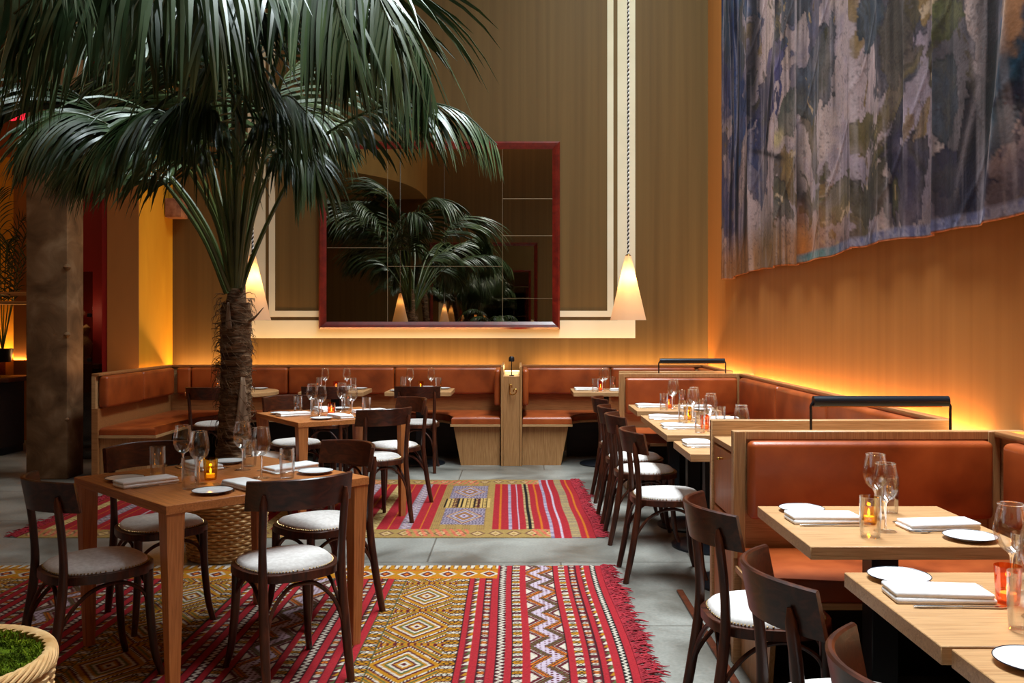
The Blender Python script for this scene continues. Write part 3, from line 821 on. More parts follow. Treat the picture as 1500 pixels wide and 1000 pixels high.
def mk_votive(mat):
    def f():
        t = thing('votive_candle', '', 'candle')
        MB().lathe([(0, .0005), (.024, .0005), (.026, .004), (.0295, .05), (.0315, .092), (.0300, .092), (.0278, .05), (.0245, .010), (0, .009)], 24).build('glass_cup', M[mat], t)
        MB().lathe([(0, .0105), (.019, .0105), (.019, .026), (0, .025)], 20).build('tea_light', M['wax'], t)
        MB().lathe([(0, .027), (.003, .031), (.0045, .037), (.003, .045), (0, .052)], 12).build('flame', M['flame'], t)
        l = bpy.data.lights.new('candle_light', 'POINT'); l.energy = .12; l.color = (1, .55, .18); l.shadow_soft_size = .006
        o = bpy.data.objects.new('candle_light', l); COL.objects.link(o); o.parent = t; o.location = (0, 0, .06)
        return t
    return f


ST = {}


def place(M0, f, tname, seat, rr=0, skip=()):
    """one cover: M0 = edge midpoint, f = heading of the diner in degrees"""
    a = math.radians(f); F = Vector((math.cos(a), math.sin(a), 0)); R = Vector((math.sin(a), -math.cos(a), 0)); base = Vector((M0[0], M0[1], .7502))
    P = lambda u, v: base + F * u + R * v
    J = random.uniform
    w = 'the ' + tname
    if 'plate' not in skip: first_or_dup(ST, 'plate', mk_plate, P(.125 + J(-.01, .01), -.215), 0, f'white side plate, {seat} of {w}', f'side plates on {w}')
    if 'napkin' not in skip: first_or_dup(ST, 'napkin', mk_napkin, P(.155 + J(-.01, .01), -.055), a + J(-.09, .09), f'folded white napkin, {seat} of {w}', f'napkins on {w}')
    if 'knife' not in skip: first_or_dup(ST, 'knife', mk_knife, P(.165, .028), a + J(-.05, .05), f'steel knife, {seat} of {w}', f'knives on {w}')
    if 'fork' not in skip: first_or_dup(ST, 'fork', mk_fork, P(.19, -.128), a + J(-.08, .08), f'steel fork, {seat} of {w}', f'forks on {w}')
    if 'wine' not in skip: first_or_dup(ST, 'wine', mk_wine, P(.305 + rr, .105), J(0, 6), f'stemmed wine glass, {seat} of {w}', f'wine glasses on {w}')
    if 'tumbler' not in skip: first_or_dup(ST, 'tumbler', mk_tumbler, P(.225 + rr, .185), J(0, 6), f'clear water tumbler, {seat} of {w}', f'tumblers on {w}')


def votive(x, y, kind, tname):
    nm = 'amber' if kind == 'amber' else 'orange'
    first_or_dup(ST, kind, mk_votive(kind), (x, y, .7502), 0, f'{nm} glass candle holder on the {tname}', 'candle holders on the tables')


def sq_places(T, tname, names):
    cx, cy, rz, s = T
    ax = Vector((math.cos(rz), math.sin(rz), 0)); ay = Vector((-ax.y, ax.x, 0)); c = Vector((cx, cy, 0)); h = s / 2
    # edges: -ay (towards lower left), +ax (lower right), +ay, -ax
    for (n, nm) in ((-ay, names[0]), (ax, names[1]), (ay, names[2]), (-ax, names[3])):
        mid = c + n * h
        place((mid.x, mid.y), math.degrees(math.atan2(-n.y, -n.x)), tname, nm)


sq_places(T1, 'front square table', ('on the moss basket side', 'on the side nearest the viewer', 'on the aisle side', 'on the concrete column side'))
votive(-1.345, 3.97, 'amber', 'front square table')
sq_places(T2, 'middle square table', ('on the palm trunk side', 'on the side nearest the viewer', 'on the aisle side', 'on the back wall side'))
votive(-1.40, 6.80, 'orangeglass', 'middle square table')


def place_fb(Cc, d, tname, kind):
    place((Cc[0], Cc[1] - d), 90, tname, 'on the chair side')
    place((Cc[0], Cc[1] + d), -90, tname, 'on the bench side', skip=('fork',))
    votive(Cc[0], Cc[1], kind, tname)


place_fb((-2.9, 9.22), .36, 'round corner table', 'amber')
place_fb(C4, .28, 'two-top behind the middle square table', 'orangeglass')
place_fb(C5, .28, 'two-top nearest the oak divider', 'amber')


def place_lr(Cc, tname, kind, dy=0, hw=.33, tag1='', vx=-.035, sk=()):
    place((Cc[0] - hw, Cc[1] + dy), 0, tname, 'on the aisle side' + tag1)
    place((Cc[0] + hw, Cc[1] + dy), 180, tname, 'on the wall side' + tag1, skip=sk)
    votive(Cc[0] + vx, Cc[1] + dy + .01, kind, tname + tag1.replace(',', ''))


place_lr(C6, 'two-top right of the oak divider', 'orangeglass')
place_lr(C7, 'two-top by the far partition', 'orangeglass')
place_lr(C8, 'long right table', 'amber', .29, tag1=', far half')
place_lr(C8, 'long right table', 'orangeglass', -.29, tag1=', near half')
place_lr(C9, 'half hidden right table', 'amber')
place_lr(C10, 'two-top in front of the oak partition', 'amber')
place_lr(C11, 'lower right two-top', 'orangeglass')
place((C12[0] - .33, C12[1]), 0, 'nearest corner two-top', 'on the aisle side', skip=('tumbler', 'wine'))


# ------------------------------------------------------------------ pendants
def pendant(label, x, y, zb):
    t = thing('pendant_lamp', label, 'lamp', (x, y, zb), 0, 'cone pendant lamps')
    H = .445
    MB().lathe([(.124, 0), (.021, H - .005), (.019, H)], 48).build('lamp_shade', M['shade'], t)
    MB().lathe([(.0195, H - .004), (.0195, H + .004), (.010, H + .012), (0, H + .013)], 20).build('shade_cap', M['brass'], t)
    MB().lathe([(0, .27), (.012, .275), (.02, .295), (.018, .32), (.012, .34), (0, .36)], 14).build('bulb', M['bulb'], t)
    L = 7.8 - zb - H - .01
    n = int(L / .006)
    for k, mt in ((0, 'black'), (1, 'linen')):
        MB().tube([(.0042 * math.cos(i * 1.3 + k * PI), .0042 * math.sin(i * 1.3 + k * PI), H + .012 + L * i / n) for i in range(n + 1)], .0048, 5).build('twisted_cord', M[mt], t)
    l = bpy.data.lights.new('pendant_bulb', 'POINT'); l.energy = 9.5; l.color = (1, .58, .22); l.shadow_soft_size = .025
    o = bpy.data.objects.new('pendant_bulb', l); COL.objects.link(o); o.parent = t; o.location = (0, 0, .29)
    return t


pendant('cone shaped lit pendant lamp hanging in front of the cream wall bands', .757, 6.3, 1.455)
pendant('cone shaped lit pendant lamp half hidden behind the palm trunk', (370 - VX) * 6.3 / FPX, 6.3, 1.455)
pendant('cone shaped lit pendant lamp reflected low in the mirror, behind the viewer', -1.75, -.95, 1.455)

# ------------------------------------------------------------------ woven rugs (dye painted per knot)
def C(r, g, b): return np.array(lin(r, g, b)[:3])


RED, MAR, GOLD, WHITE, GREEN, BLACK, LAV, PINK, ORA = C(158, 32, 40), C(86, 22, 30), C(172, 114, 18), C(196, 182, 164), C(82, 88, 48), C(22, 14, 16), C(184, 164, 176), C(206, 100, 76), C(190, 100, 24)


def mixc(col, mask, c): col[mask] = c


def tri(t): return np.abs((t % 1.0) - .5) * 2


def band(kind, u, w, v, col, m):
    """u: distance into the band (0..w), v: distance along it"""
    f = u / w
    if kind == 'red':
        mixc(col, m, RED); mixc(col, m & (np.minimum(u, w - u) < .0025), BLACK)
    elif kind == 'zig':
        mixc(col, m, MAR * .6); z = tri(v / .036); mixc(col, m & (np.abs(f - (.15 + .7 * z)) < .24), WHITE)
    elif kind == 'zigbw':
        mixc(col, m, BLACK); z = tri(v / .034); mixc(col, m & (np.abs(f - (.3 + .5 * z)) < .2), WHITE)
    elif kind == 'block':
        t = (v / .118) % 1
        mixc(col, m, MAR); mixc(col, m & (t < .80), GOLD); mixc(col, m & ((t < .25) | ((t > .53) & (t < .80))), WHITE)
        tt = (t * 3.7) % 1
        mixc(col, m & (t < .8) & (np.abs(np.abs(f - .5) * 1.0 - np.abs(tt - .5)) < .07), BLACK)
        mixc(col, m & (t < .8) & (tt < .10), BLACK)
    elif kind == 'circ':
        t = (v / .118) % 1; k = np.floor(t * 4); q = t * 4 - k - .5
        r = np.hypot((f - .5) * 1.15, q)
        mixc(col, m, MAR); mo = m & (k < 3) & (r < .46)
        mixc(col, mo, WHITE); mixc(col, mo & (k == 1), ORA); mixc(col, mo & (r < .18), MAR)
        mixc(col, mo & (np.abs(q) < .07), BLACK)
    elif kind == 'tri':
        t = v / .04; k = np.floor(t) % 4
        mixc(col, m, MAR); mo = m & (f < 1 - (t % 1))
        mixc(col, mo, WHITE); mixc(col, mo & (k == 1), GREEN); mixc(col, mo & (k == 3), GOLD)
    elif kind == 'big':
        z = tri(v / .235); s = f - (.24 + .52 * z)
        mixc(col, m, MAR); a = np.abs(s)
        dots = (((v / .022) % 1) < .45) & (((u / .022) % 1) < .45)
        mixc(col, m & (a < .15), LAV); mixc(col, m & (a < .15) & dots, MAR)
        lv = a - .15
        k = np.floor((v + (.117 * (s > 0))) / .235) % 2
        mixc(col, m & (lv > .03) & (lv < .07), np.array(GREEN)); mixc(col, m & (lv > .03) & (lv < .07) & (k == 1), GOLD)
        mixc(col, m & (lv > .13) & (lv < .17), GREEN * 1.2); mixc(col, m & (lv > .13) & (lv < .20) & (k == 1), ORA)
        mixc(col, m & (lv > .245) & (lv < .275), WHITE * .8); mixc(col, m & (lv > .40), WHITE)
    elif kind == 'bcol':
        t = (v / .085) % 1; mixc(col, m, GOLD); mixc(col, m & (t < .42), WHITE)
        tt = (t * 2.3) % 1
        mixc(col, m & (np.abs(np.abs(((f * 2) % 1) - .5) - np.abs(tt - .5)) < .10), BLACK)
        mixc(col, m & ((t < .05) | (np.abs(t - .42) < .03)), MAR)
        mixc(col, m & (np.minimum(u, w - u) < .004), GREEN * .6)
    elif kind == 'dia':
        P = .48; c0 = (np.abs(((v / P) % 1) - .5)) * P; du = np.abs(u - w / 2)
        dd = du / (w / 2) + c0 / .185; seq = [MAR, WHITE, GOLD, MAR, WHITE, GREEN, GOLD, WHITE, MAR, GOLD]
        mixc(col, m, GOLD)
        for i, c_ in enumerate(seq): mixc(col, m & (dd > i * .1) & (dd <= (i + 1) * .1), c_)
        q = dd - 1.0
        st = (q / .085) % 5
        pals = [GOLD, WHITE, MAR, GOLD, GREEN]
        for i, c_ in enumerate(pals): mixc(col, m & (q > .03) & (np.floor(st) == i), c_)
        dots = (((u / .012) % 1) < .4)
        mixc(col, m & (q > .03) & (np.floor(st) == 1) & dots, BLACK)
        mixc(col, m & (c0 > .222), GOLD); mixc(col, m & (c0 > .222) & (((u / .03) % 1) < .4), MAR)


def border(s, v, u, col, m, pal):
    """s 0..1 across the border"""
    mixc(col, m, pal[0]); t = (u / .12) % 1
    d = np.abs(t - .5) * 2 + np.abs(s - .5) * 2.4
    mixc(col, m & (d < .9), pal[1]); mixc(col, m & (d < .62), pal[2]); mixc(col, m & (d < .30), pal[3])
    z = tri(u / .06); mixc(col, m & (np.abs(s - .08 - .07 * z) < .045), pal[3]); mixc(col, m & (np.abs(s - .92 + .07 * z) < .045), pal[3])
    mixc(col, m & (s > .97), pal[4])


def rug(name, label, X0, X1, Y0, Y1, res, painter, warp):
    nx, ny = int((X1 - X0) / res), int((Y1 - Y0) / res)
    xs = np.linspace(X0, X1, nx + 1); ys = np.linspace(Y0, Y1, ny + 1)
    gx, gy = np.meshgrid(xs, ys)
    col = painter(X1 - gx, gy - Y0)
    px = gx + warp(gx, gy); rs = np.random.RandomState(3)
    z = .0055 + .0016 * np.sin(gx * 7 + gy * 3) * np.sin(gy * 5 + 1) + .0012 * np.sin(gx * 23)
    z[0, :] = z[-1, :] = z[:, 0] = z[:, -1] = .0005
    co = np.stack([px, gy, z], -1).reshape(-1, 3)
    idx = np.arange((nx + 1) * (ny + 1)).reshape(ny + 1, nx + 1)
    f = np.stack([idx[:-1, :-1], idx[:-1, 1:], idx[1:, 1:], idx[1:, :-1]], -1).reshape(-1, 4)
    me = grid_mesh(name, co, f, col.reshape(-1, 3), True)
    me.materials.append(M['woven'])
    o = bpy.data.objects.new('woven_field', me); COL.objects.link(o)
    t = thing(name, label, 'rug', (0, 0, 0)); o.parent = t
    # knotted fringe along both short ends
    for side, xe in (('right', X1), ('left', X0)):
        m = MB(); s = 1 if side == 'right' else -1; y = Y0 + .01
        while y < Y1 - .005:
            w0 = float(warp(np.array(xe), np.array(y))); L = random.uniform(.055, .105) * (1.35 if random.random() < .12 else 1)
            a = random.uniform(-.5, .35); n = 5
            pts = [(xe + w0 - s * .004 + s * L * i / n, y + a * L * (i / n) ** 1.3 + random.uniform(-.003, .003), .006 + random.uniform(0, .010) * (0 < i < n)) for i in range(n + 1)]
            r_ = random.uniform(.0028, .0046)
            m.tube(pts, [r_, r_ * 1.1, r_ * .9, r_ * 1.15, r_ * .9, r_ * .3], 5)
            y += random.uniform(.005, .010)
        m.build('fringe', M['fringe'], t)
    return t


def grid_mesh(name, co, f, col, smooth):
    me = bpy.data.meshes.new(name)
    me.vertices.add(len(co)); me.vertices.foreach_set('co', co.astype(np.float32).ravel())
    me.loops.add(f.size); me.loops.foreach_set('vertex_index', f.astype(np.int32).ravel())
    me.polygons.add(len(f)); me.polygons.foreach_set('loop_start', np.arange(0, f.size, 4, dtype=np.int32))
    me.update(calc_edges=True)
    if smooth: me.polygons.foreach_set('use_smooth', np.ones(len(f), dtype=bool))
    at_ = me.color_attributes.new('dye', 'FLOAT_COLOR', 'POINT')
    c4 = np.concatenate([col, np.ones((len(col), 1))], 1).astype(np.float32)
    at_.data.foreach_set('color', c4.ravel()); me.validate(); return me


M['woven'] = vcol_mat('woven_wool'); M['painted'] = vcol_mat('painted_cloth', 0.75, 0.5, 60)
M['fringe'] = noisy('red_wool_fringe', [lin(116, 18, 30), lin(164, 34, 46)], (1, 1, 1), 25, 3, 0.9)

S_R = [('red', .038), ('zigbw', .031), ('red', .039), ('tri', .021), ('red', .030), ('circ', .038), ('red', .028), ('block', .033), ('red', .033), ('big', .159),
       ('red', .036), ('block', .040), ('red', .037), ('zig', .033), ('red', .042), ('circ', .035), ('red', .040), ('tri', .025), ('red', .030), ('bcol', .067), ('dia', .289), ('bcol', .067)]
S_L = [('red', .042), ('tri', .025), ('red', .042), ('circ', .035), ('red', .042), ('zig', .033), ('red', .037), ('block', .040), ('red', .036), ('big', .159),
       ('red', .036), ('block', .040), ('red', .037), ('zig', .033), ('red', .042), ('circ', .035), ('red', .040), ('tri', .025), ('red', .030), ('bcol', .067), ('dia', .289), ('bcol', .067)]


def paint1(u, v):
    col = np.zeros(u.shape + (3,)); col[:] = RED
    x = 0.0
    for kind, w in S_R + S_L + S_L:
        m = (u >= x) & (u < x + w)
        if m.any(): band(kind, u - x, w, v, col, m)
        x += w
    H = v.max(); bw = .28
    for s in ((v - (H - bw)) / bw, (bw - v) / bw):
        m = (s >= 0) & (u > .61)
        border(np.clip((s * 1.5) % 1.0, 0, 1), v, u, col, m & (s < .667), [GOLD, WHITE, MAR, ORA, BLACK])
        b2 = m & (s >= .667); mixc(col, b2, GOLD); mixc(col, b2 & (((u / .05) % 1) < .5) & (s > .75), WHITE); mixc(col, b2 & (((u / .05 + .5 * (s > .85)) % 1) < .12), MAR)
    rs = np.random.RandomState(1); col *= rs.uniform(.66, .88, u.shape)[..., None]
    return col


def paint2(u, v):
    G2_ = C(158, 124, 68); GR = C(140, 124, 128)
    col = np.zeros(u.shape + (3,)); col[:] = RED
    def line(x0, w, kind):
        m = (u >= x0) & (u < x0 + w); f = (u - x0) / w
        if kind == 'gold': mixc(col, m, ORA)
        elif kind == 'white': mixc(col, m, LAV)
        elif kind == 'dots': mixc(col, m, LAV); mixc(col, m & (((v / .03) % 1) < .4), C(70, 74, 110))
        elif kind == 'key': mixc(col, m, C(190, 160, 110)); mixc(col, m & ((np.abs(f - .5) < .16) | (((v / .05) % 1) < .28)), BLACK)
        elif kind == 'khaki': mixc(col, m, C(168, 142, 90)); mixc(col, m & (((v / .03) % 1) < .3), C(110, 90, 90))
        elif kind == 'loz':
            mixc(col, m, C(120, 92, 100)); z = np.abs(((v / .09) % 1) - .5) * 2 + np.abs(f - .5) * 2
            mixc(col, m & (z > .55) & (z < 1.0), LAV); mixc(col, m & (z < .3), WHITE); mixc(col, m & (z > 1.4), GR)
        elif kind == 'cream':
            mixc(col, m, C(214, 186, 120)); z = (v / .035 + tri(f)) % 1; mixc(col, m & (z < .3), C(110, 60, 40))
    line(.05, .012, 'gold'); line(.105, .055, 'khaki'); line(.215, .012, 'white'); line(.275, .022, 'dots'); line(.345, .012, 'gold'); line(.40, .055, 'key'); line(.50, .010, 'white'); line(.555, .022, 'dots'); line(.63, .010, 'gold')
    a, w = .685, .42
    m = (u >= a) & (u < a + w); fu = (u - a) / w; H = v.max(); fv = v / H
    mixc(col, m, G2_); mixc(col, m & (((u / .014) % 1) < .3) & (((v / .02) % 1) < .5), C(120, 84, 60))
    for c0 in (.30, .73):
        bx = m & (np.abs(fv - c0) < .125) & (np.abs(fu - .5) < .36)
        z = np.abs(fu - .5) / .34 + np.abs(fv - c0) / .12
        mixc(col, bx, C(96, 84, 100)); mixc(col, bx & (((u / .022 + v / .05) % 1) < .5) & (((u / .022 - v / .05) % 1) < .6), LAV)
        for q, c_ in ((.95, C(150, 84, 60)), (.86, C(180, 160, 130)), (.76, C(90, 80, 110)), (.66, LAV), (.56, C(120, 84, 80)), (.46, GOLD), (.36, C(90, 80, 100)), (.26, LAV), (.12, MAR)): mixc(col, bx & (z < q), c_)
    bx = m & (np.abs(fv - .52) < .08) & (np.abs(fu - .5) < .42)
    mixc(col, bx, C(196, 158, 92)); mixc(col, bx & (((u / .032) % 1) < .34), BLACK); mixc(col, bx & (((u / .045) % 1) > .6) & (((v / .05) % 1) < .3), BLACK); mixc(col, bx & (np.abs(((u / .18) % 1) - .5) < .12) & (((v / .05) % 1) > .5), MAR)
    x = 1.105
    for i in range(9):
        line(x + .06, .010, 'gold'); line(x + .13, .085, 'loz'); line(x + .28, .010, 'gold'); line(x + .36, .075, 'cream'); line(x + .50, .010, 'gold'); line(x + .57, .075, 'loz'); line(x + .70, .010, 'white')
        x += .74
    bw = .24
    for s in ((v - (H - bw)) / bw, (bw - v) / bw):
        mm = (s >= 0) & (u > .30)
        alt = (np.floor(u / .42) % 2) == 0
        border(s, v, u, col, mm, [C(160, 128, 72), C(110, 70, 50), C(196, 160, 110), G2_, BLACK])
        mixc(col, mm & alt & (s < .85) & (((u / .05 + s * 1.2) % 1) < .5) & (((v / .05) % 1) < .75), PINK)
    rs = np.random.RandomState(2); col *= rs.uniform(.58, .86, u.shape)[..., None]
    return col


rug('kilim_rug', 'red and gold kilim rug with diamonds under the front square table', -3.35, .50, 3.08, 5.37, .0058, paint1,
    lambda x, y: .018 * np.sin((y - 3.2) * 2.4) * np.clip((x + .6) / 1.1, 0, 1) - .012 * (5.37 - y) * np.clip((x + .6) / 1.1, 0, 1))
rug('kilim_rug', 'red striped kilim rug under the middle square table, further back', -3.36, .475, 6.07, 8.32, .0075, paint2,
    lambda x, y: .022 * (8.32 - y) * np.clip((x + 1) / 1.4, 0, 1) + .008 * np.sin(y * 6) * np.clip(x + .2, 0, 1))


# ------------------------------------------------------------------ painted wall hanging
def vnoise(x, y, seed):
    rs = np.random.RandomState(seed); G = rs.rand(64, 64)
    xi = np.floor(x).astype(int); yi = np.floor(y).astype(int); fx = x - xi; fy = y - yi
    fx = fx * fx * (3 - 2 * fx); fy = fy * fy * (3 - 2 * fy)
    g = lambda a, b: G[a % 64, b % 64]
    return (g(xi, yi) * (1 - fx) + g(xi + 1, yi) * fx) * (1 - fy) + (g(xi, yi + 1) * (1 - fx) + g(xi + 1, yi + 1) * fx) * fy


def fbm(x, y, seed, o=5, g=.55):
    s = 0; a = 1; t = 0
    for i in range(o): s = s + a * vnoise(x * 2 ** i + 7.3 * i, y * 2 ** i + 3.1 * i, seed + i); t += a; a *= g
    return s / t


def hanging():
    Y0, Y1, Z0, Z1, r = 2.3, 9.33, 1.885, 5.9, .0125
    ny, nz = int((Y1 - Y0) / r), int((Z1 - Z0) / r)
    y, z = np.meshgrid(np.linspace(Y0, Y1, ny + 1), np.linspace(Z0, Z1, nz + 1))
    s = y; wx = fbm(s * 1.1, z * 1.1, 5) - .5; wz = fbm(s * 1.1 + 20, z * 1.1, 9) - .5
    a = s + wx * 1.1; b = z + wz * 1.1
    n1 = fbm(a * .95, b * 1.0, 11, 6, .5); n2 = fbm(a * 1.4 + 5, b * 1.3, 21, 6, .5); n3 = fbm(a * 2.4, b * 2.1, 31, 6, .55); fine = fbm(s * 9, z * 9, 41, 4)
    base = C(176, 150, 150); col = np.zeros(y.shape + (3,)); col[:] = base
    lay = lambda m, c: col.__setitem__(Ellipsis, col * (1 - m[..., None]) + c * m[..., None])
    sm = lambda e0, e1, t: (lambda q: q * q * (3 - 2 * q))(np.clip((t - e0) / (e1 - e0), 0, 1))
    drip = .09 * (fbm(s * 9, z * .6, 111, 3) - .5); b = b + drip
    n1 = fbm(a * 1.15, b * 1.2, 11, 6, .55); n2 = fbm(a * 1.6 + 5, b * 1.5, 21, 6, .55); n3 = fbm(a * 2.6, b * 2.3, 31, 6, .58); n4 = fbm(a * 4.2, b * 3.6, 121, 5, .6)
    lay(sm(.40, .6, n3) * .5, C(196, 166, 148)); lay(sm(.55, .42, fbm(a * 1.7 + 9, b * 1.2, 51)) * .5, C(130, 118, 142)); lay(sm(.5, .62, n4) * .35, C(120, 104, 100))
    def blob(n, th, c, c2, c3, amt=.92):
        m = sm(th, th + .014, n); rim = m * sm(th + .035, th + .012, n)
        lay(m * (amt - .25 * sm(.55, .35, n3)), c); lay(m * sm(.42, .6, n4) * .75, c2); lay(m * sm(.56, .42, n3) * .5, c3); lay(rim * .35, c * .45)
    blob(n1, .60, C(74, 70, 80), C(100, 92, 100), C(56, 54, 62), .8)
    blob(n2, .62, C(98, 82, 60), C(126, 106, 72), C(66, 58, 48), .75)
    blob(1 - n2, .64, C(84, 80, 104), C(110, 104, 128), C(66, 62, 84), .7)
    blob(1 - n3, .675, C(150, 116, 62), C(176, 140, 84), C(120, 92, 60), .7)
    def mass(s0, z0, ws, wz, c, amt=.95):
        val = np.exp(-((s - s0) / ws) ** 2 - ((z - z0) / wz) ** 2) + 1.5 * (n3 - .5) + .9 * (n4 - .5) + .25 * drip
        m = sm(.44, .455, val) * amt; edge = sm(.44, .455, val) * sm(.52, .47, val)
        tone = (.68 + .75 * fbm(s * 2.2 + s0, z * 2.2, 151, 5, .6))[..., None]
        lay(m * (.72 + .28 * sm(.4, .55, n1)), c * tone); lay(m * sm(.52, .60, n2) * .5, C(100, 88, 70) * tone); lay(edge * .45, c * .35); lay(m * sm(.58, .66, n4) * .45, c * 1.9 + .01)
    SL, IN, OL, NV = C(72, 74, 84), C(54, 48, 72), C(84, 76, 44), C(44, 54, 88)
    for q in ((6.35, 3.15, .42, .30, SL), (5.40, 3.25, .30, .30, C(74, 82, 96)), (5.0, 3.0, .22, .24, C(90, 78, 78)), (4.83, 2.30, .22, .36, IN), (4.42, 2.55, .16, .24, SL), (4.42, 2.15, .14, .14, IN), (6.05, 2.25, .34, .20, OL), (5.50, 2.55, .22, .18, C(104, 88, 52)),
              (5.35, 2.15, .22, .16, C(70, 62, 52)), (7.55, 3.35, .45, .38, C(64, 62, 112)), (7.9, 2.80, .42, .36, C(46, 54, 82)), (7.2, 2.45, .32, .26, C(70, 68, 60)), (8.7, 3.3, .28, .5, C(36, 78, 108)), (7.0, 3.05, .25, .20, C(84, 84, 74)), (3.86, 2.45, .12, .24, C(28, 84, 106)), (4.42, 2.92, .18, .14, C(96, 96, 50)),
              (3.62, 2.2, .16, .22, C(66, 58, 66)), (4.12, 2.2, .14, .34, C(46, 38, 46)), (3.3, 2.5, .4, .3, IN), (6.6, 4.2, .8, .5, SL), (8.2, 4.6, .7, .6, C(40, 70, 104)), (5.2, 4.6, .8, .5, OL), (3.4, 3.8, .7, .6, NV), (2.7, 2.6, .3, .5, OL)):
        mass(*q)
    blob(n4, .72, C(200, 168, 132), C(186, 148, 96), C(206, 180, 160), .5)
    # teal and ultramarine at the far upper corner and the near upper corner
    far = sm(7.9, 8.9, s) * sm(2.9, 3.5, z); lay(far * .75 * sm(.35, .6, n2), C(28, 72, 104)); lay(sm(7.6, 8.6, s) * .6 * sm(.45, .55, n3), C(44, 56, 112))
    near = sm(4.05, 3.7, s) * sm(2.35, 2.6, z); lay(near * .8 * sm(.42, .55, fbm(s * 2, z * 2, 61)), C(30, 84, 110)); lay(near * sm(.55, .62, fbm(s * 3, z * 2.2, 63)), C(206, 152, 108))
    olv = 0 * np.exp(-((s - 4.6) / .35) ** 2 - ((z - 2.85) / .25) ** 2); lay(np.clip(olv * 1.1, 0, 1) * sm(.35, .55, n3) * .8, C(124, 120, 62))
    # dark tree stems, leaning a little, with thin branches
    def stem(s0, w, lean, zlo, zhi, c, amt=.9):
        cx = s0 + lean * (z - 2.4) + .05 * np.sin(z * 2.3 + s0) + .03 * (fbm(s * .3 + s0, z * 3, 71) - .5)
        m = np.exp(-(np.abs(s - cx) / w) ** 3) * sm(zlo - .05, zlo + .05, z) * sm(zhi + .1, zhi - .1, z); lay(m * amt, c)
        m2 = np.exp(-(np.abs(s - cx - w * 1.15) / (w * .18)) ** 2) * sm(zlo, zlo + .1, z); lay(m2 * .3, C(196, 176, 178))
    stem(8.62, .05, .06, 1.9, 5.9, C(20, 22, 40)); stem(8.28, .13, -.16, 1.9, 5.9, C(24, 22, 34)); stem(8.95, .04, -.02, 1.9, 5.9, C(30, 34, 60)); stem(6.72, .10, .02, 2.3, 5.9, C(26, 18, 20)); stem(6.72, .10, .02, 1.92, 2.3, C(120, 64, 24), .8); stem(7.75, .055, -.25, 2.9, 5.9, C(30, 26, 40))
    stem(4.02, .13, -.30, 1.95, 2.65, C(24, 20, 26), .95); stem(4.02, .11, .12, 2.5, 5.9, C(34, 24, 26), .95); stem(5.15, .03, .1, 1.95, 2.5, C(40, 36, 52), .7)
    nest = np.exp(-((s - 7.25) / .13) ** 2 - ((z - 2.90) / .06) ** 2); lay(np.clip(nest * 1.5, 0, 1), C(186, 162, 120)); br = np.exp(-((z - 2.82 - .25 * (s - 7.5)) / .025) ** 2) * sm(7.05, 7.2, s) * sm(8.2, 7.9, s); lay(br * .85, C(30, 26, 34))
    # ochre and orange meadow along the hem at the far half, dark ground nearer
    lowband = sm(2.34, 2.0, z + .25 * (n2 - .5)); lay(lowband * sm(5.4, 6.6, s) * .8, C(176, 116, 58)); lay(sm(2.2, 1.95, z) * sm(6.2, 6.8, s) * sm(7.1, 6.5, s) * .9, C(206, 118, 30))
    lay(lowband * sm(5.2, 4.4, s) * .75, C(52, 48, 74)); lay(sm(2.5, 2.1, z) * sm(8.3, 7.8, s) * sm(6.9, 7.4, s) * .5, C(92, 84, 54))
    hem = sm(1.955, 1.94, z) * sm(6.9, 6.5, s); lay(hem * .8, C(150, 146, 170)); lay(hem * sm(.45, .6, fbm(s * 26, z * 16, 81)) * .8, C(92, 92, 130)); lay(hem * sm(5.8, 6.2, s) * .7, C(84, 138, 126))
    lay(sm(1.893, 1.89, z), C(196, 110, 60))
    vs = fbm(s * 16, z * .8, 91, 4); lay(sm(.55, .75, vs) * .30, C(196, 178, 180)); lay(sm(.45, .25, vs) * .45, C(40, 34, 38))
    lum = col.mean(-1, keepdims=True); col = col * 1.04 - lum * .04 * np.array([1.08, .98, .94])
    lum = col.mean(-1, keepdims=True); col = col * .84 + lum * .16 * np.array([1.12, .98, .88]); col = np.clip(col, .002, 1) ** 1.15 * .98
    gr = fbm(s * 4.5, z * 4.0, 131, 5, .65); gd = np.hypot(*np.gradient(fbm(a * 5.5, b * 4.5, 141, 3)))
    lay(np.clip(sm(.50, .505, gr) * sm(.53, .515, gr), 0, 1) * .45, C(48, 40, 44))
    col *= (.52 + .62 * gr)[..., None] * (.80 + .26 * fine)[..., None]
    # the cloth hangs in shallow folds with creases
    rs = np.random.RandomState(8); dx = .012 * np.sin(s * 6.1 + .5 * z) + .008 * np.sin(s * 13 + z)
    for s0, h, w in ((5.63, .05, .05), (4.52, .05, .05), (4.88, .03, .04), (6.70, .045, .05), (8.1, .04, .06), (7.3, .03, .05), (3.95, .06, .09), (6.2, .02, .04), (5.2, .02, .03), (3.4, .05, .1), (8.75, .03, .05), (2.9, .04, .08)):
        cc = s0 + (.22 * (z - 2.0) * -1 if s0 == 3.95 else .01 * np.sin(z * 2)); dx += h * np.exp(-np.abs((s - cc) / w) ** 1.5)
    dx += .008 * (fbm(s * 3, z * 3, 101) - .5) + .004 * np.exp(-((((s + z * .9) % 1.1) - .5) / .02) ** 2)
    wave = .012 * np.sin(s * 2.6) + .006 * np.sin(s * 9)
    zz = z + wave * sm(3.0, 1.9, z)
    xx = WX - .045 - dx
    n_ = y.size; idx = np.arange(n_).reshape(nz + 1, ny + 1)
    f = np.stack([idx[:-1, :-1], idx[1:, :-1], idx[1:, 1:], idx[:-1, 1:]], -1).reshape(-1, 4)
    co = np.stack([xx, y, zz], -1).reshape(-1, 3)
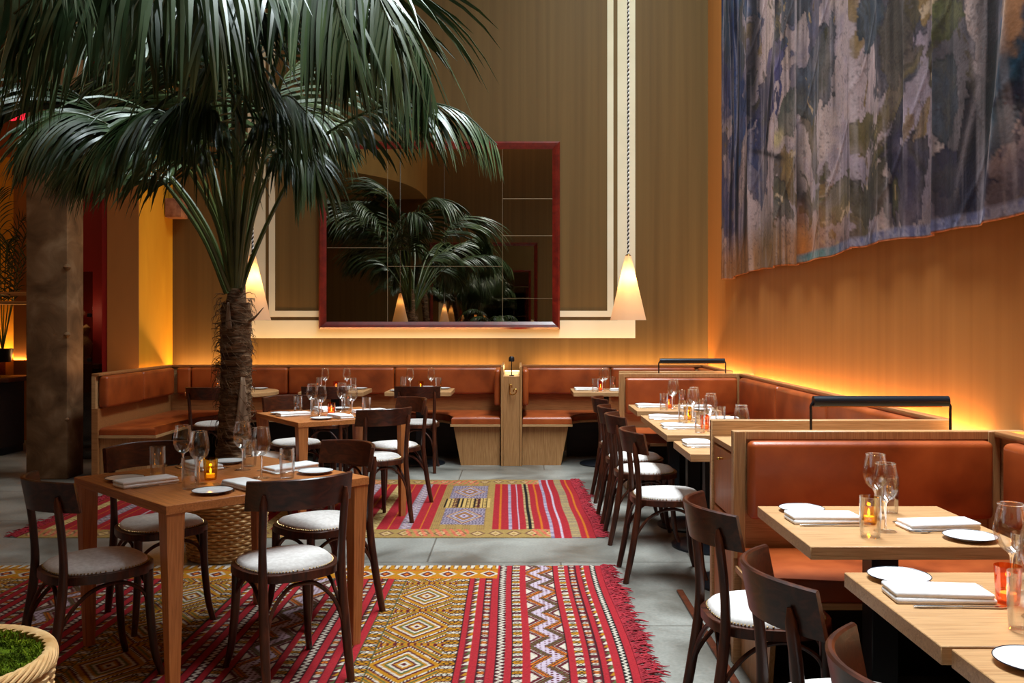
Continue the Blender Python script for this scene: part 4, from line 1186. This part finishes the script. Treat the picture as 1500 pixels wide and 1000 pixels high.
    me = grid_mesh('painted_wall_hanging', co, f, col.reshape(-1, 3), True); me.materials.append(M['painted'])
    t = thing('painted_wall_hanging', 'large painted forest cloth hanging in folds on the right wall', 'tapestry', (0, 0, 0))
    o = bpy.data.objects.new('painted_cloth', me); COL.objects.link(o); o.parent = t
    md = o.modifiers.new('thickness', 'SOLIDIFY'); md.thickness = .004; md.offset = 0
    MB().tube([(WX - .03, Y0, Z1 + .01), (WX - .03, Y1, Z1 + .01)], .02, 12).build('hanging_rail', M['oak_y'], t)


hanging()


# ------------------------------------------------------------------ palms
def leaflet(m, base, d, side_up, L, w, droop, fold=.25, seg=6, twist=0.0):
    """one strap leaf: starts along d, bends down under its weight; V-folded along the midrib"""
    p = Vector(base); d = Vector(d).normalized(); g = Vector((0, 0, -1)); rows = []
    for i in range(seg + 1):
        t = i / seg
        wid = w * (.45 + 1.1 * t if t < .35 else (1.0 - ((t - .35) / .65) ** 1.7 * .985) * .86)
        sd = d.cross(side_up)
        sd = sd.normalized() if sd.length > 1e-4 else Vector((1, 0, 0))
        nrm = sd.cross(d).normalized()
        if nrm.z < 0: nrm = -nrm
        rows.append([p - sd * wid * .5 - nrm * wid * fold, p.copy(), p + sd * wid * .5 - nrm * wid * fold])
        p = p + d * (L / seg); d = (d + g * droop / seg * (1 + t)).normalized()
    m.strip(rows)


def frond(parent, pts, start, n, L, w, droop, mat, pr=.012, spread=.75, seg=6, hang=-.18, rachis='petiole', name='frond', rnd=.13):
    """rachis through pts (local); pinnate leaflets from parameter start to the tip, in pairs"""
    R = bez(pts, 48); m = MB()
    m2 = MB(); m2.tube(R, [pr * (1 - .85 * i / 47) + .001 for i in range(48)], 7)
    fr = m2.build(name, M[rachis], parent)
    for i in range(n):
        t = start + (1 - start) * (i + .5) / n; q = t * 47; k = min(int(q), 46); a = q - k
        p = R[k].lerp(R[k + 1], a); T = (R[min(k + 1, 47)] - R[max(k - 1, 0)]).normalized()
        up = Vector((0, 0, 1)); s = T.cross(up)
        s = s.normalized() if s.length > .05 else Vector((1, 0, 0))
        up2 = s.cross(T).normalized()
        u = (t - start) / (1 - start)
        ll = L * (.55 + .75 * math.sin(PI * min(1, .12 + u * .82)) ** .8) * (1 - .35 * u)
        for sg in (-1, 1):
            d = s * sg * (1 - .45 * u) * spread + T * (.55 + .5 * u) + up2 * (-hang + random.uniform(-rnd, rnd)) + Vector([random.uniform(-rnd, rnd) * .6] * 3)
            leaflet(m, p, d, up2, ll * random.uniform(.88, 1.1), w * random.uniform(.8, 1.1) * (1 - .35 * u), droop * random.uniform(.8, 1.25), seg=seg)
    m.build('leaflets', M[mat], fr)
    return fr


def trunk_mesh(H, r0, r1, flare, lean=(0, 0)):
    m = MB(); n = 60; sg = 28; rings = []
    for i in range(n + 1):
        t = i / n; z = H * t
        r = r0 + (r1 - r0) * t + flare * math.exp(-z / .10)
        ring = []
        for k in range(sg):
            a = 2 * PI * k / sg
            rr = r * (1 + .05 * math.sin(z * 60 + math.sin(a * 2) * 2) + .05 * math.sin(a * 5 + z * 9) + random.uniform(-.035, .035))
            ring.append(m.bm.verts.new((lean[0] * t + rr * math.cos(a), lean[1] * t + rr * math.sin(a), z)))
        rings.append(ring)
    for a, b in zip(rings, rings[1:]):
        for k in range(sg): m.bm.faces.new((a[k], a[(k + 1) % sg], b[(k + 1) % sg], b[k]))
    m.bm.faces.new(rings[0][::-1]); m.bm.faces.new(rings[-1])
    return m


def wicker_basket(parent, R0, R1, H, rows=26, stakes=44):
    m = MB()
    nseg = stakes * 2
    for j in range(rows):
        z = .012 + (H - .03) * j / (rows - 1); r = R0 + (R1 - R0) * (z / H) + .012 * math.sin(PI * z / H)
        pts = []
        for i in range(nseg):
            a = 2 * PI * i / nseg; s = 1 if (i % 2 == 0) else -1
            rr = r + (.006 if ((i // 2 + j) % 2 == 0) else -.003) * (1 if i % 2 == 0 else 0)
            pts.append(Vector((rr * math.cos(a), rr * math.sin(a), z + random.uniform(-.0012, .0012))))
        pts.append(pts[0]); m.tube(pts, (H - .03) / rows * .52, 5, caps=False)
    m.build('woven_wall', M['wicker'], parent)
    m = MB()
    for i in range(stakes):
        a = 2 * PI * (i * 2 + .5) / nseg
        m.tube([((R0 + (R1 - R0) * t + .012 * math.sin(PI * t)) * math.cos(a), (R0 + (R1 - R0) * t + .012 * math.sin(PI * t)) * math.sin(a), H * t) for t in (0, .25, .5, .75, 1)], .0035, 5)
    m.lathe([(0, .003), (R0 - .01, .003), (R0 - .01, .012), (0, .012)], 32)
    m.build('stakes', M['wicker'], parent)
    braid(parent, R1, H, .014, 'rim_braid', 'wicker')


def braid(parent, R, H, r, name, mat, turns=34, strands=4, flat=1.0):
    m = MB()
    for s in range(strands):
        n = 240; pts = []
        for i in range(n + 1):
            a = 2 * PI * i / n; ph = turns * a + 2 * PI * s / strands
            rr = R + r * math.cos(ph) * .8
            pts.append((rr * math.cos(a), rr * math.sin(a), H + r * math.sin(ph) * .9))
        m.tube(pts, r * .75, 6, caps=False, flat=flat)
    m.build(name, M[mat], parent)


# main palm in the wicker basket behind the front table
PD = 5.62; PX = (343 - VX) * PD / FPX
pt = thing('potted_palm', 'tall kentia palm in a brown wicker basket behind the front square table', 'palm', (PX, PD, 0))
O = Vector((PX, PD, 0))
bk = bpy.data.objects.new('basket', None); COL.objects.link(bk); bk.parent = pt; bk.location = ((331 - VX) * PD / FPX - PX, 0, 0)
wicker_basket(bk, .215, .245, .52)
MB().lathe([(0, .50), (.10, .495), (.23, .455), (.232, .40), (0, .40)], 32).build('soil', M['soil'], pt, loc=(bk.location.x, 0, 0))
tr = trunk_mesh(1.56 - .44, .096, .088, .085, (.015, 0)).build('trunk', M['bark'], pt, loc=(0, 0, .44))
MB().tube(bez([(.012, 0, 1.54), (.02, 0, 1.70), (.022, 0, 1.86), (.02, 0, 2.0)], 16), [.062, .060, .056, .052, .05, .048, .046, .044, .042, .040, .038, .035, .03, .026, .022, .018], 14).build('crown_shaft', M['bark'], pt)
m = MB()
for i in range(420):      # loose fibres on the trunk
    a = random.uniform(0, 2 * PI); z = random.uniform(.7, 1.62) if i % 4 else random.uniform(.95, 1.6); r = .094
    p = Vector((r * math.cos(a), r * math.sin(a), z)); o_ = Vector((math.cos(a), math.sin(a), random.uniform(-.6, .6))); tg = Vector((-math.sin(a), math.cos(a), random.uniform(-1, 1)))
    L_ = random.uniform(.03, .085)
    m.tube([p - o_ * .01, p + o_ * L_ * .18 + tg * L_ * .3, p + o_ * L_ * .3 + tg * L_ * .75 + Vector((0, 0, -.02)), p + o_ * L_ * .2 + tg * L_ + Vector((0, 0, -.045))], [.0022, .002, .0016, .0008], 4)
m.build('trunk_fibre', M['fibre'], pt)
for (a, z0, z1, w) in ((-.75, .80, 1.12, .05), (-1.6, 1.40, 1.56, .022)):
    m = MB(); rows = []
    for i in range(8):
        t = i / 7; z = z0 + (z1 - z0) * t; r = .101 + .006 * math.sin(t * 3); ww = w * (1 - t * .75)
        rows.append([(r * math.cos(a + q * ww / r), r * math.sin(a + q * ww / r), z) for q in (-1, -.5, 0, .5, 1)])
    m.strip(rows)
    sh = m.build('dry_sheath', M['sheath'], pt); sh.modifiers.new('t', 'SOLIDIFY').thickness = .004
MB().tube(bez([(.09, -.03, 1.44), (.14, -.04, 1.47), (.19, -.03, 1.53)], 8), [.012, .011, .010, .008, .006, .005, .004, .002], 6).build('broken_stub', M['fibre'], pt)


def F(pxs, **kw):
    """pxs: (photo x, photo y, depth) of rachis points"""
    return [at(a, b, c_) - O for a, b, c_ in pxs]


base = lambda dx=0, dz=0: (346 + dx, 425 + dz, PD)
FR = [
    # right arching frond in front of the mirror
    dict(p=[(352, 428, 5.6), (372, 372, 5.5), (405, 300, 5.35), (450, 222, 5.1), (520, 172, 4.95), (600, 150, 4.85), (672, 162, 4.8), (728, 212, 4.75)], s=.50, n=50, L=.44, w=.034, dr=3.6, sp=.5, k=.95),
    # large fronds over the centre, tips to the right
    dict(p=[(352, 420, 5.55), (372, 310, 5.4), (395, 190, 5.2), (430, 60, 5.0), (490, -40, 4.8), (550, -35, 4.7), (600, 30, 4.62), (632, 110, 4.6)], s=.40, n=56, L=.66, w=.048, dr=3.0),
    dict(p=[(348, 420, 5.5), (362, 300, 5.1), (392, 140, 4.6), (430, 10, 4.1), (480, -70, 3.8), (530, -50, 3.6), (575, 40, 3.5)], s=.40, n=50, L=.52, w=.044, dr=3.2),
    dict(p=[(346, 420, 5.5), (350, 280, 5.0), (365, 100, 4.4), (390, -20, 3.9), (430, -70, 3.6), (480, -30, 3.4), (510, 60, 3.35)], s=.42, n=46, L=.48, w=.042, dr=3.2),
    # upright middle fronds
    dict(p=[(343, 420, 5.65), (338, 300, 5.7), (330, 180, 5.8), (320, 70, 5.9), (296, 5, 5.9), (250, -5, 5.8)], s=.38, n=46, L=.70, w=.046, dr=3.0),
    dict(p=[(346, 420, 5.65), (356, 300, 5.8), (380, 190, 6.0), (420, 110, 6.2), (480, 70, 6.4), (550, 100, 6.6)], s=.38, n=42, L=.62, w=.046, dr=3.0),
    dict(p=[(340, 420, 5.5), (330, 300, 5.2), (315, 170, 4.8), (295, 50, 4.3), (270, -40, 3.8), (235, -50, 3.5), (200, 20, 3.3)], s=.38, n=48, L=.50, w=.044, dr=3.2),
    dict(p=[(344, 420, 5.5), (344, 300, 5.2), (342, 180, 4.8), (338, 60, 4.2), (330, -30, 3.8), (318, -40, 3.4), (300, 30, 3.1)], s=.40, n=44, L=.46, w=.042, dr=3.2),
    # long frond reaching over the front table towards the upper left: the broad hanging leaves
    dict(p=[(342, 420, 5.5), (346, 260, 5.0), (350, 60, 4.2), (345, -90, 3.4), (300, -130, 3.0), (220, -110, 2.75), (120, -60, 2.6), (20, 20, 2.5)], s=.36, n=44, L=.46, w=.044, dr=2.6, sp=.45, seg=8, mat='leafnear'),
    dict(p=[(342, 420, 5.5), (335, 260, 5.0), (320, 60, 4.3), (280, -80, 3.6), (200, -140, 3.1), (110, -130, 2.8), (20, -60, 2.6), (-50, 30, 2.5)], s=.40, n=38, L=.44, w=.042, dr=2.6, sp=.45, seg=8, mat='leafnear'),
    # towards the left
    dict(p=[(332, 430, 5.55), (300, 352, 5.5), (255, 285, 5.4), (205, 228, 5.3), (150, 170, 5.2), (95, 128, 5.1), (40, 122, 5.0), (-10, 160, 4.95)], s=.42, n=48, L=.52, w=.042, dr=3.0),
    dict(p=[(338, 420, 5.6), (318, 300, 5.6), (285, 170, 5.6), (235, 50, 5.5), (170, -20, 5.4), (90, -30, 5.3), (20, 30, 5.2)], s=.38, n=52, L=.70, w=.046, dr=3.0),
    dict(p=[(338, 420, 5.5), (320, 300, 5.3), (290, 170, 5.0), (240, 60, 4.7), (170, 0, 4.4), (100, 10, 4.2), (40, 80, 4.1)], s=.40, n=48, L=.56, w=.044, dr=3.2),
    dict(p=[(340, 415, 5.7), (322, 290, 5.9), (290, 180, 6.2), (240, 120, 6.4), (180, 90, 6.6), (110, 120, 6.7)], s=.40, n=44, L=.64, w=.046, dr=3.0),
    dict(p=[(345, 420, 5.5), (350, 300, 5.2), (352, 200, 4.9), (350, 110, 4.5), (345, 60, 4.1), (338, 60, 3.8)], s=.42, n=40, L=.42, w=.036, dr=3.0),
    dict(p=[(350, 420, 5.7), (365, 330, 5.85), (385, 240, 6.1), (408, 175, 6.4), (440, 140, 6.7), (480, 170, 6.95)], s=.42, n=40, L=.52, w=.040, dr=3.0),
    dict(p=[(344, 418, 5.72), (340, 320, 5.9), (330, 220, 6.2), (322, 150, 6.6), (312, 130, 7.0)], s=.42, n=38, L=.52, w=.040, dr=3.0),
    dict(p=[(350, 420, 5.5), (368, 330, 5.3), (390, 262, 5.1), (415, 215, 4.9), (440, 205, 4.75), (462, 240, 4.65)], s=.5, n=36, L=.38, w=.034, dr=3.2),
    dict(p=[(339, 420, 5.6), (322, 330, 5.5), (290, 248, 5.4), (250, 188, 5.3), (205, 160, 5.2), (160, 190, 5.1)], s=.46, n=42, L=.48, w=.038, dr=3.0),
    dict(p=[(341, 420, 5.6), (328, 330, 5.7), (300, 230, 5.9), (265, 160, 6.1), (225, 130, 6.3), (185, 160, 6.5)], s=.46, n=42, L=.56, w=.042, dr=3.0),
    # lower tier: shorter, strongly hanging leaves round the crown
    dict(p=[(338, 420, 5.5), (318, 330, 5.3), (280, 255, 5.0), (235, 205, 4.8), (180, 190, 4.6), (130, 215, 4.5)], s=.44, n=44, L=.40, w=.036, dr=4.2, sp=.35),
    dict(p=[(342, 420, 5.5), (330, 330, 5.2), (305, 250, 4.9), (270, 190, 4.6), (225, 160, 4.4), (180, 180, 4.3)], s=.44, n=44, L=.40, w=.036, dr=4.2, sp=.35),
    dict(p=[(344, 420, 5.5), (342, 320, 5.2), (332, 230, 4.8), (312, 165, 4.5), (285, 140, 4.3), (255, 160, 4.2)], s=.46, n=40, L=.36, w=.034, dr=4.2, sp=.35),
    dict(p=[(348, 420, 5.5), (356, 320, 5.2), (368, 230, 4.9), (390, 165, 4.6), (420, 140, 4.4), (450, 165, 4.3)], s=.46, n=40, L=.36, w=.034, dr=4.2, sp=.35),
    dict(p=[(349, 420, 5.6), (362, 320, 5.5), (385, 240, 5.4), (420, 185, 5.3), (465, 165, 5.2), (505, 195, 5.1)], s=.46, n=40, L=.36, w=.034, dr=4.0, sp=.4),
    dict(p=[(337, 425, 5.6), (310, 345, 5.6), (265, 275, 5.6), (210, 225, 5.6), (150, 205, 5.6), (95, 225, 5.6)], s=.42, n=44, L=.42, w=.036, dr=4.0, sp=.4),
    dict(p=[(336, 425, 5.5), (300, 340, 5.3), (240, 250, 5.1), (170, 190, 4.9), (100, 165, 4.7), (40, 190, 4.6)], s=.42, n=46, L=.42, w=.036, dr=4.0, sp=.4),
]
for q in FR:
    frond(pt, F(q['p']), q['s'], q['n'], q['L'] * q.get('k', 1.32), q['w'] * 1.12, q['dr'] * .36, q.get('mat', 'leaf'), pr=.015, spread=q.get('sp', .5), seg=q.get('seg', 7), hang=.42)
# young unopened spear leaves
MB().tube(bez([at(345, 425, 5.62) - O, at(344, 330, 5.62) - O, at(335, 240, 5.6) - O, at(318, 150, 5.6) - O], 20), [.022 - .018 * i / 19 for i in range(20)], 8).build('spear_leaf', M['petiole'], pt)

# near palm in the pale moss-topped basket, lower left; its fronds hang into the top of the view
NX, NY = -1.585, 2.47
pn = thing('potted_palm', 'near kentia palm in a pale braided basket topped with moss, at the lower left', 'palm', (NX, NY, 0))
O2 = Vector((NX, NY, 0)); BR = .285; BH = .50
bn = bpy.data.objects.new('basket', None); COL.objects.link(bn); bn.parent = pn
m = MB()
for j in range(20):
    z = .015 + (BH - .06) * j / 19; r = BR - .05 + .045 * z / BH; n = 60; pts = []
    for i in range(n * 2 + 1):
        a = 2 * PI * i / (n * 2); rr = r + (.007 if (i + j) % 4 < 2 else -.002); pts.append((rr * math.cos(a), rr * math.sin(a), z))
    m.tube(pts, .0135, 5, caps=False)
m.lathe([(0, .003), (BR - .06, .003), (BR - .06, .012), (0, .012)], 32)
m.build('woven_wall', M['palewicker'], bn)
m = MB()
for s in range(26):     # broad diagonal strands wrapped over the rim
    for lay in (0, 1):
        a0 = 2 * PI * s / 26 + lay * .12; pts = []
        for i in range(12):
            t = i / 11; a = a0 + t * .62; ph = -.9 + t * 3.6
            pts.append(((BR - .006 + .013 * math.cos(ph)) * math.cos(a), (BR - .006 + .013 * math.cos(ph)) * math.sin(a), BH - .006 + .022 * math.sin(ph)))
        m.tube(pts, [.003] + [.0105] * 10 + [.003], 6, flat=.55)
m.build('rim_braid', M['palewicker'], bn)
M['moss'] = noisy('green_moss', [lin(34, 44, 8), lin(84, 104, 16), lin(128, 140, 30)], (1, 1, 1), 22, 4, 0.95, 0.5, 0, 0.1)
m = MB(); rs = random.Random(5)
m.lathe([(0, BH + .022), (.10, BH + .018), (.20, BH + .002), (BR - .018, BH - .014), (BR - .02, BH - .09), (0, BH - .09)], 30)
for i in range(9000):
    r = math.sqrt(rs.random()) * (BR - .018); a = rs.uniform(0, 2 * PI); z = BH + .014 - .028 * (r / BR) ** 2 + .012 * math.sin(r * 40 + a * 3) * math.cos(a * 5)
    p = Vector((r * math.cos(a), r * math.sin(a), z)); d = Vector((rs.uniform(-1, 1), rs.uniform(-1, 1), rs.uniform(.3, 1.3))).normalized() * rs.uniform(.010, .024); s = Vector((rs.uniform(-1, 1), rs.uniform(-1, 1), 0)).normalized() * .0016
    q = p + d * .6 + Vector((0, 0, .002)); e = p + d + Vector((0, 0, -.003))
    v = [m.bm.verts.new(x) for x in (p - s, p + s, q + s * .8, e, q - s * .8)]
    m.bm.faces.new(v)
mo = m.build('moss', M['moss'], pn, smooth=False); mo['kind'] = 'stuff'
trunk_mesh(1.85, .07, .06, .03, (-.18, .02)).build('trunk', M['bark'], pn, loc=(-.14, -.05, .45))
G = lambda ps: [at(a, b, c_) - O2 for a, b, c_ in ps]
cr = (-150, 60, 2.45)
for p_, s_, n_, L_, w_, d_ in (
    ([cr, (-130, -120, 2.45), (-80, -200, 2.4), (-10, -190, 2.4), (60, -130, 2.4), (110, -60, 2.4)], .40, 22, .28, .032, 2.2),
    ([cr, (-190, -120, 2.3), (-260, -200, 2.2), (-330, -160, 2.1)], .35, 20, .36, .034, 2.0),
    ([cr, (-120, -80, 2.7), (-80, -150, 3.0), (-30, -150, 3.3), (20, -90, 3.6), (50, -20, 3.9)], .40, 30, .44, .036, 2.0),
    ([cr, (-160, -120, 2.6), (-150, -220, 2.9), (-120, -220, 3.2), (-70, -120, 3.5)], .38, 24, .36, .034, 2.0)):
    frond(pn, G(p_), s_, n_, L_ * 1.2, w_, d_ * .5, 'leafnear', pr=.014, seg=8, hang=.3)

# palms behind the viewer, seen in the mirror
def simple_palm(label, x, y, H, n, L, rz, br=.24, seed=1):
    st = random.getstate(); random.seed(seed)
    p = thing('potted_palm', label, 'palm', (x, y, 0), rz)
    b = bpy.data.objects.new('basket', None); COL.objects.link(b); b.parent = p
    wicker_basket(b, br * .85, br, .45, 20, 36)
    MB().lathe([(0, .44), (br - .02, .42), (br - .02, .36), (0, .36)], 28).build('soil', M['soil'], p)
    trunk_mesh(H - .38, .06, .05, .03).build('trunk', M['bark'], p, loc=(0, 0, .40))
    for i in range(n):
        a = 2 * PI * i / n + random.uniform(-.3, .3); e = random.uniform(.5, 1.15); q = L * random.uniform(.8, 1.1)
        c_, s_ = math.cos(a), math.sin(a)
        pts = [(0, 0, H), (c_ * q * .15, s_ * q * .15, H + q * .35 * e), (c_ * q * .4, s_ * q * .4, H + q * .62 * e), (c_ * q * .72, s_ * q * .72, H + q * .62 * e), (c_ * q, s_ * q, H + q * .35 * e)]
        frond(p, pts, .36, 30, .30 * L, .026, 2.0, 'leaf', pr=.012)
    random.setstate(st)
    return p


simple_palm('bushy palm reflected in the mirror beside the seen pendant, behind the viewer', -.62, -.8, 1.15, 11, .78, 0, seed=4)
simple_palm('taller palm reflected in the mirror behind the viewer, further left', -2.5, .1, 1.9, 10, .85, 1, seed=9)
# small lit palm on the ledge in the side room
sp = thing('ledge_palm', 'small fine-leaved palm on the ledge in the side room, left of the concrete column', 'palm', (-6.2, 10.93, .972))
MB().lathe([(0, 0), (.09, 0), (.12, .16), (.11, .16), (.09, .13), (0, .13)], 24).build('pot', M['black'], sp)
random.seed(12)
for i in range(8):
    a = 2 * PI * i / 8 + .2; q = random.uniform(.5, .75); c_, s_ = math.cos(a), math.sin(a) * .10
    frond(sp, [(0, 0, .13), (c_ * q * .2, s_ * q * .2, .7), (c_ * q * .5, s_ * q * .5, 1.3 + .2 * (i % 3)), (c_ * q * .85, s_ * q * .85, 1.4 + .3 * (i % 3)), (c_ * q * 1.1, s_ * q * 1.1, 1.1 + .3 * (i % 3))], .25, 30, .24, .022, .7, 'leaf', pr=.006)
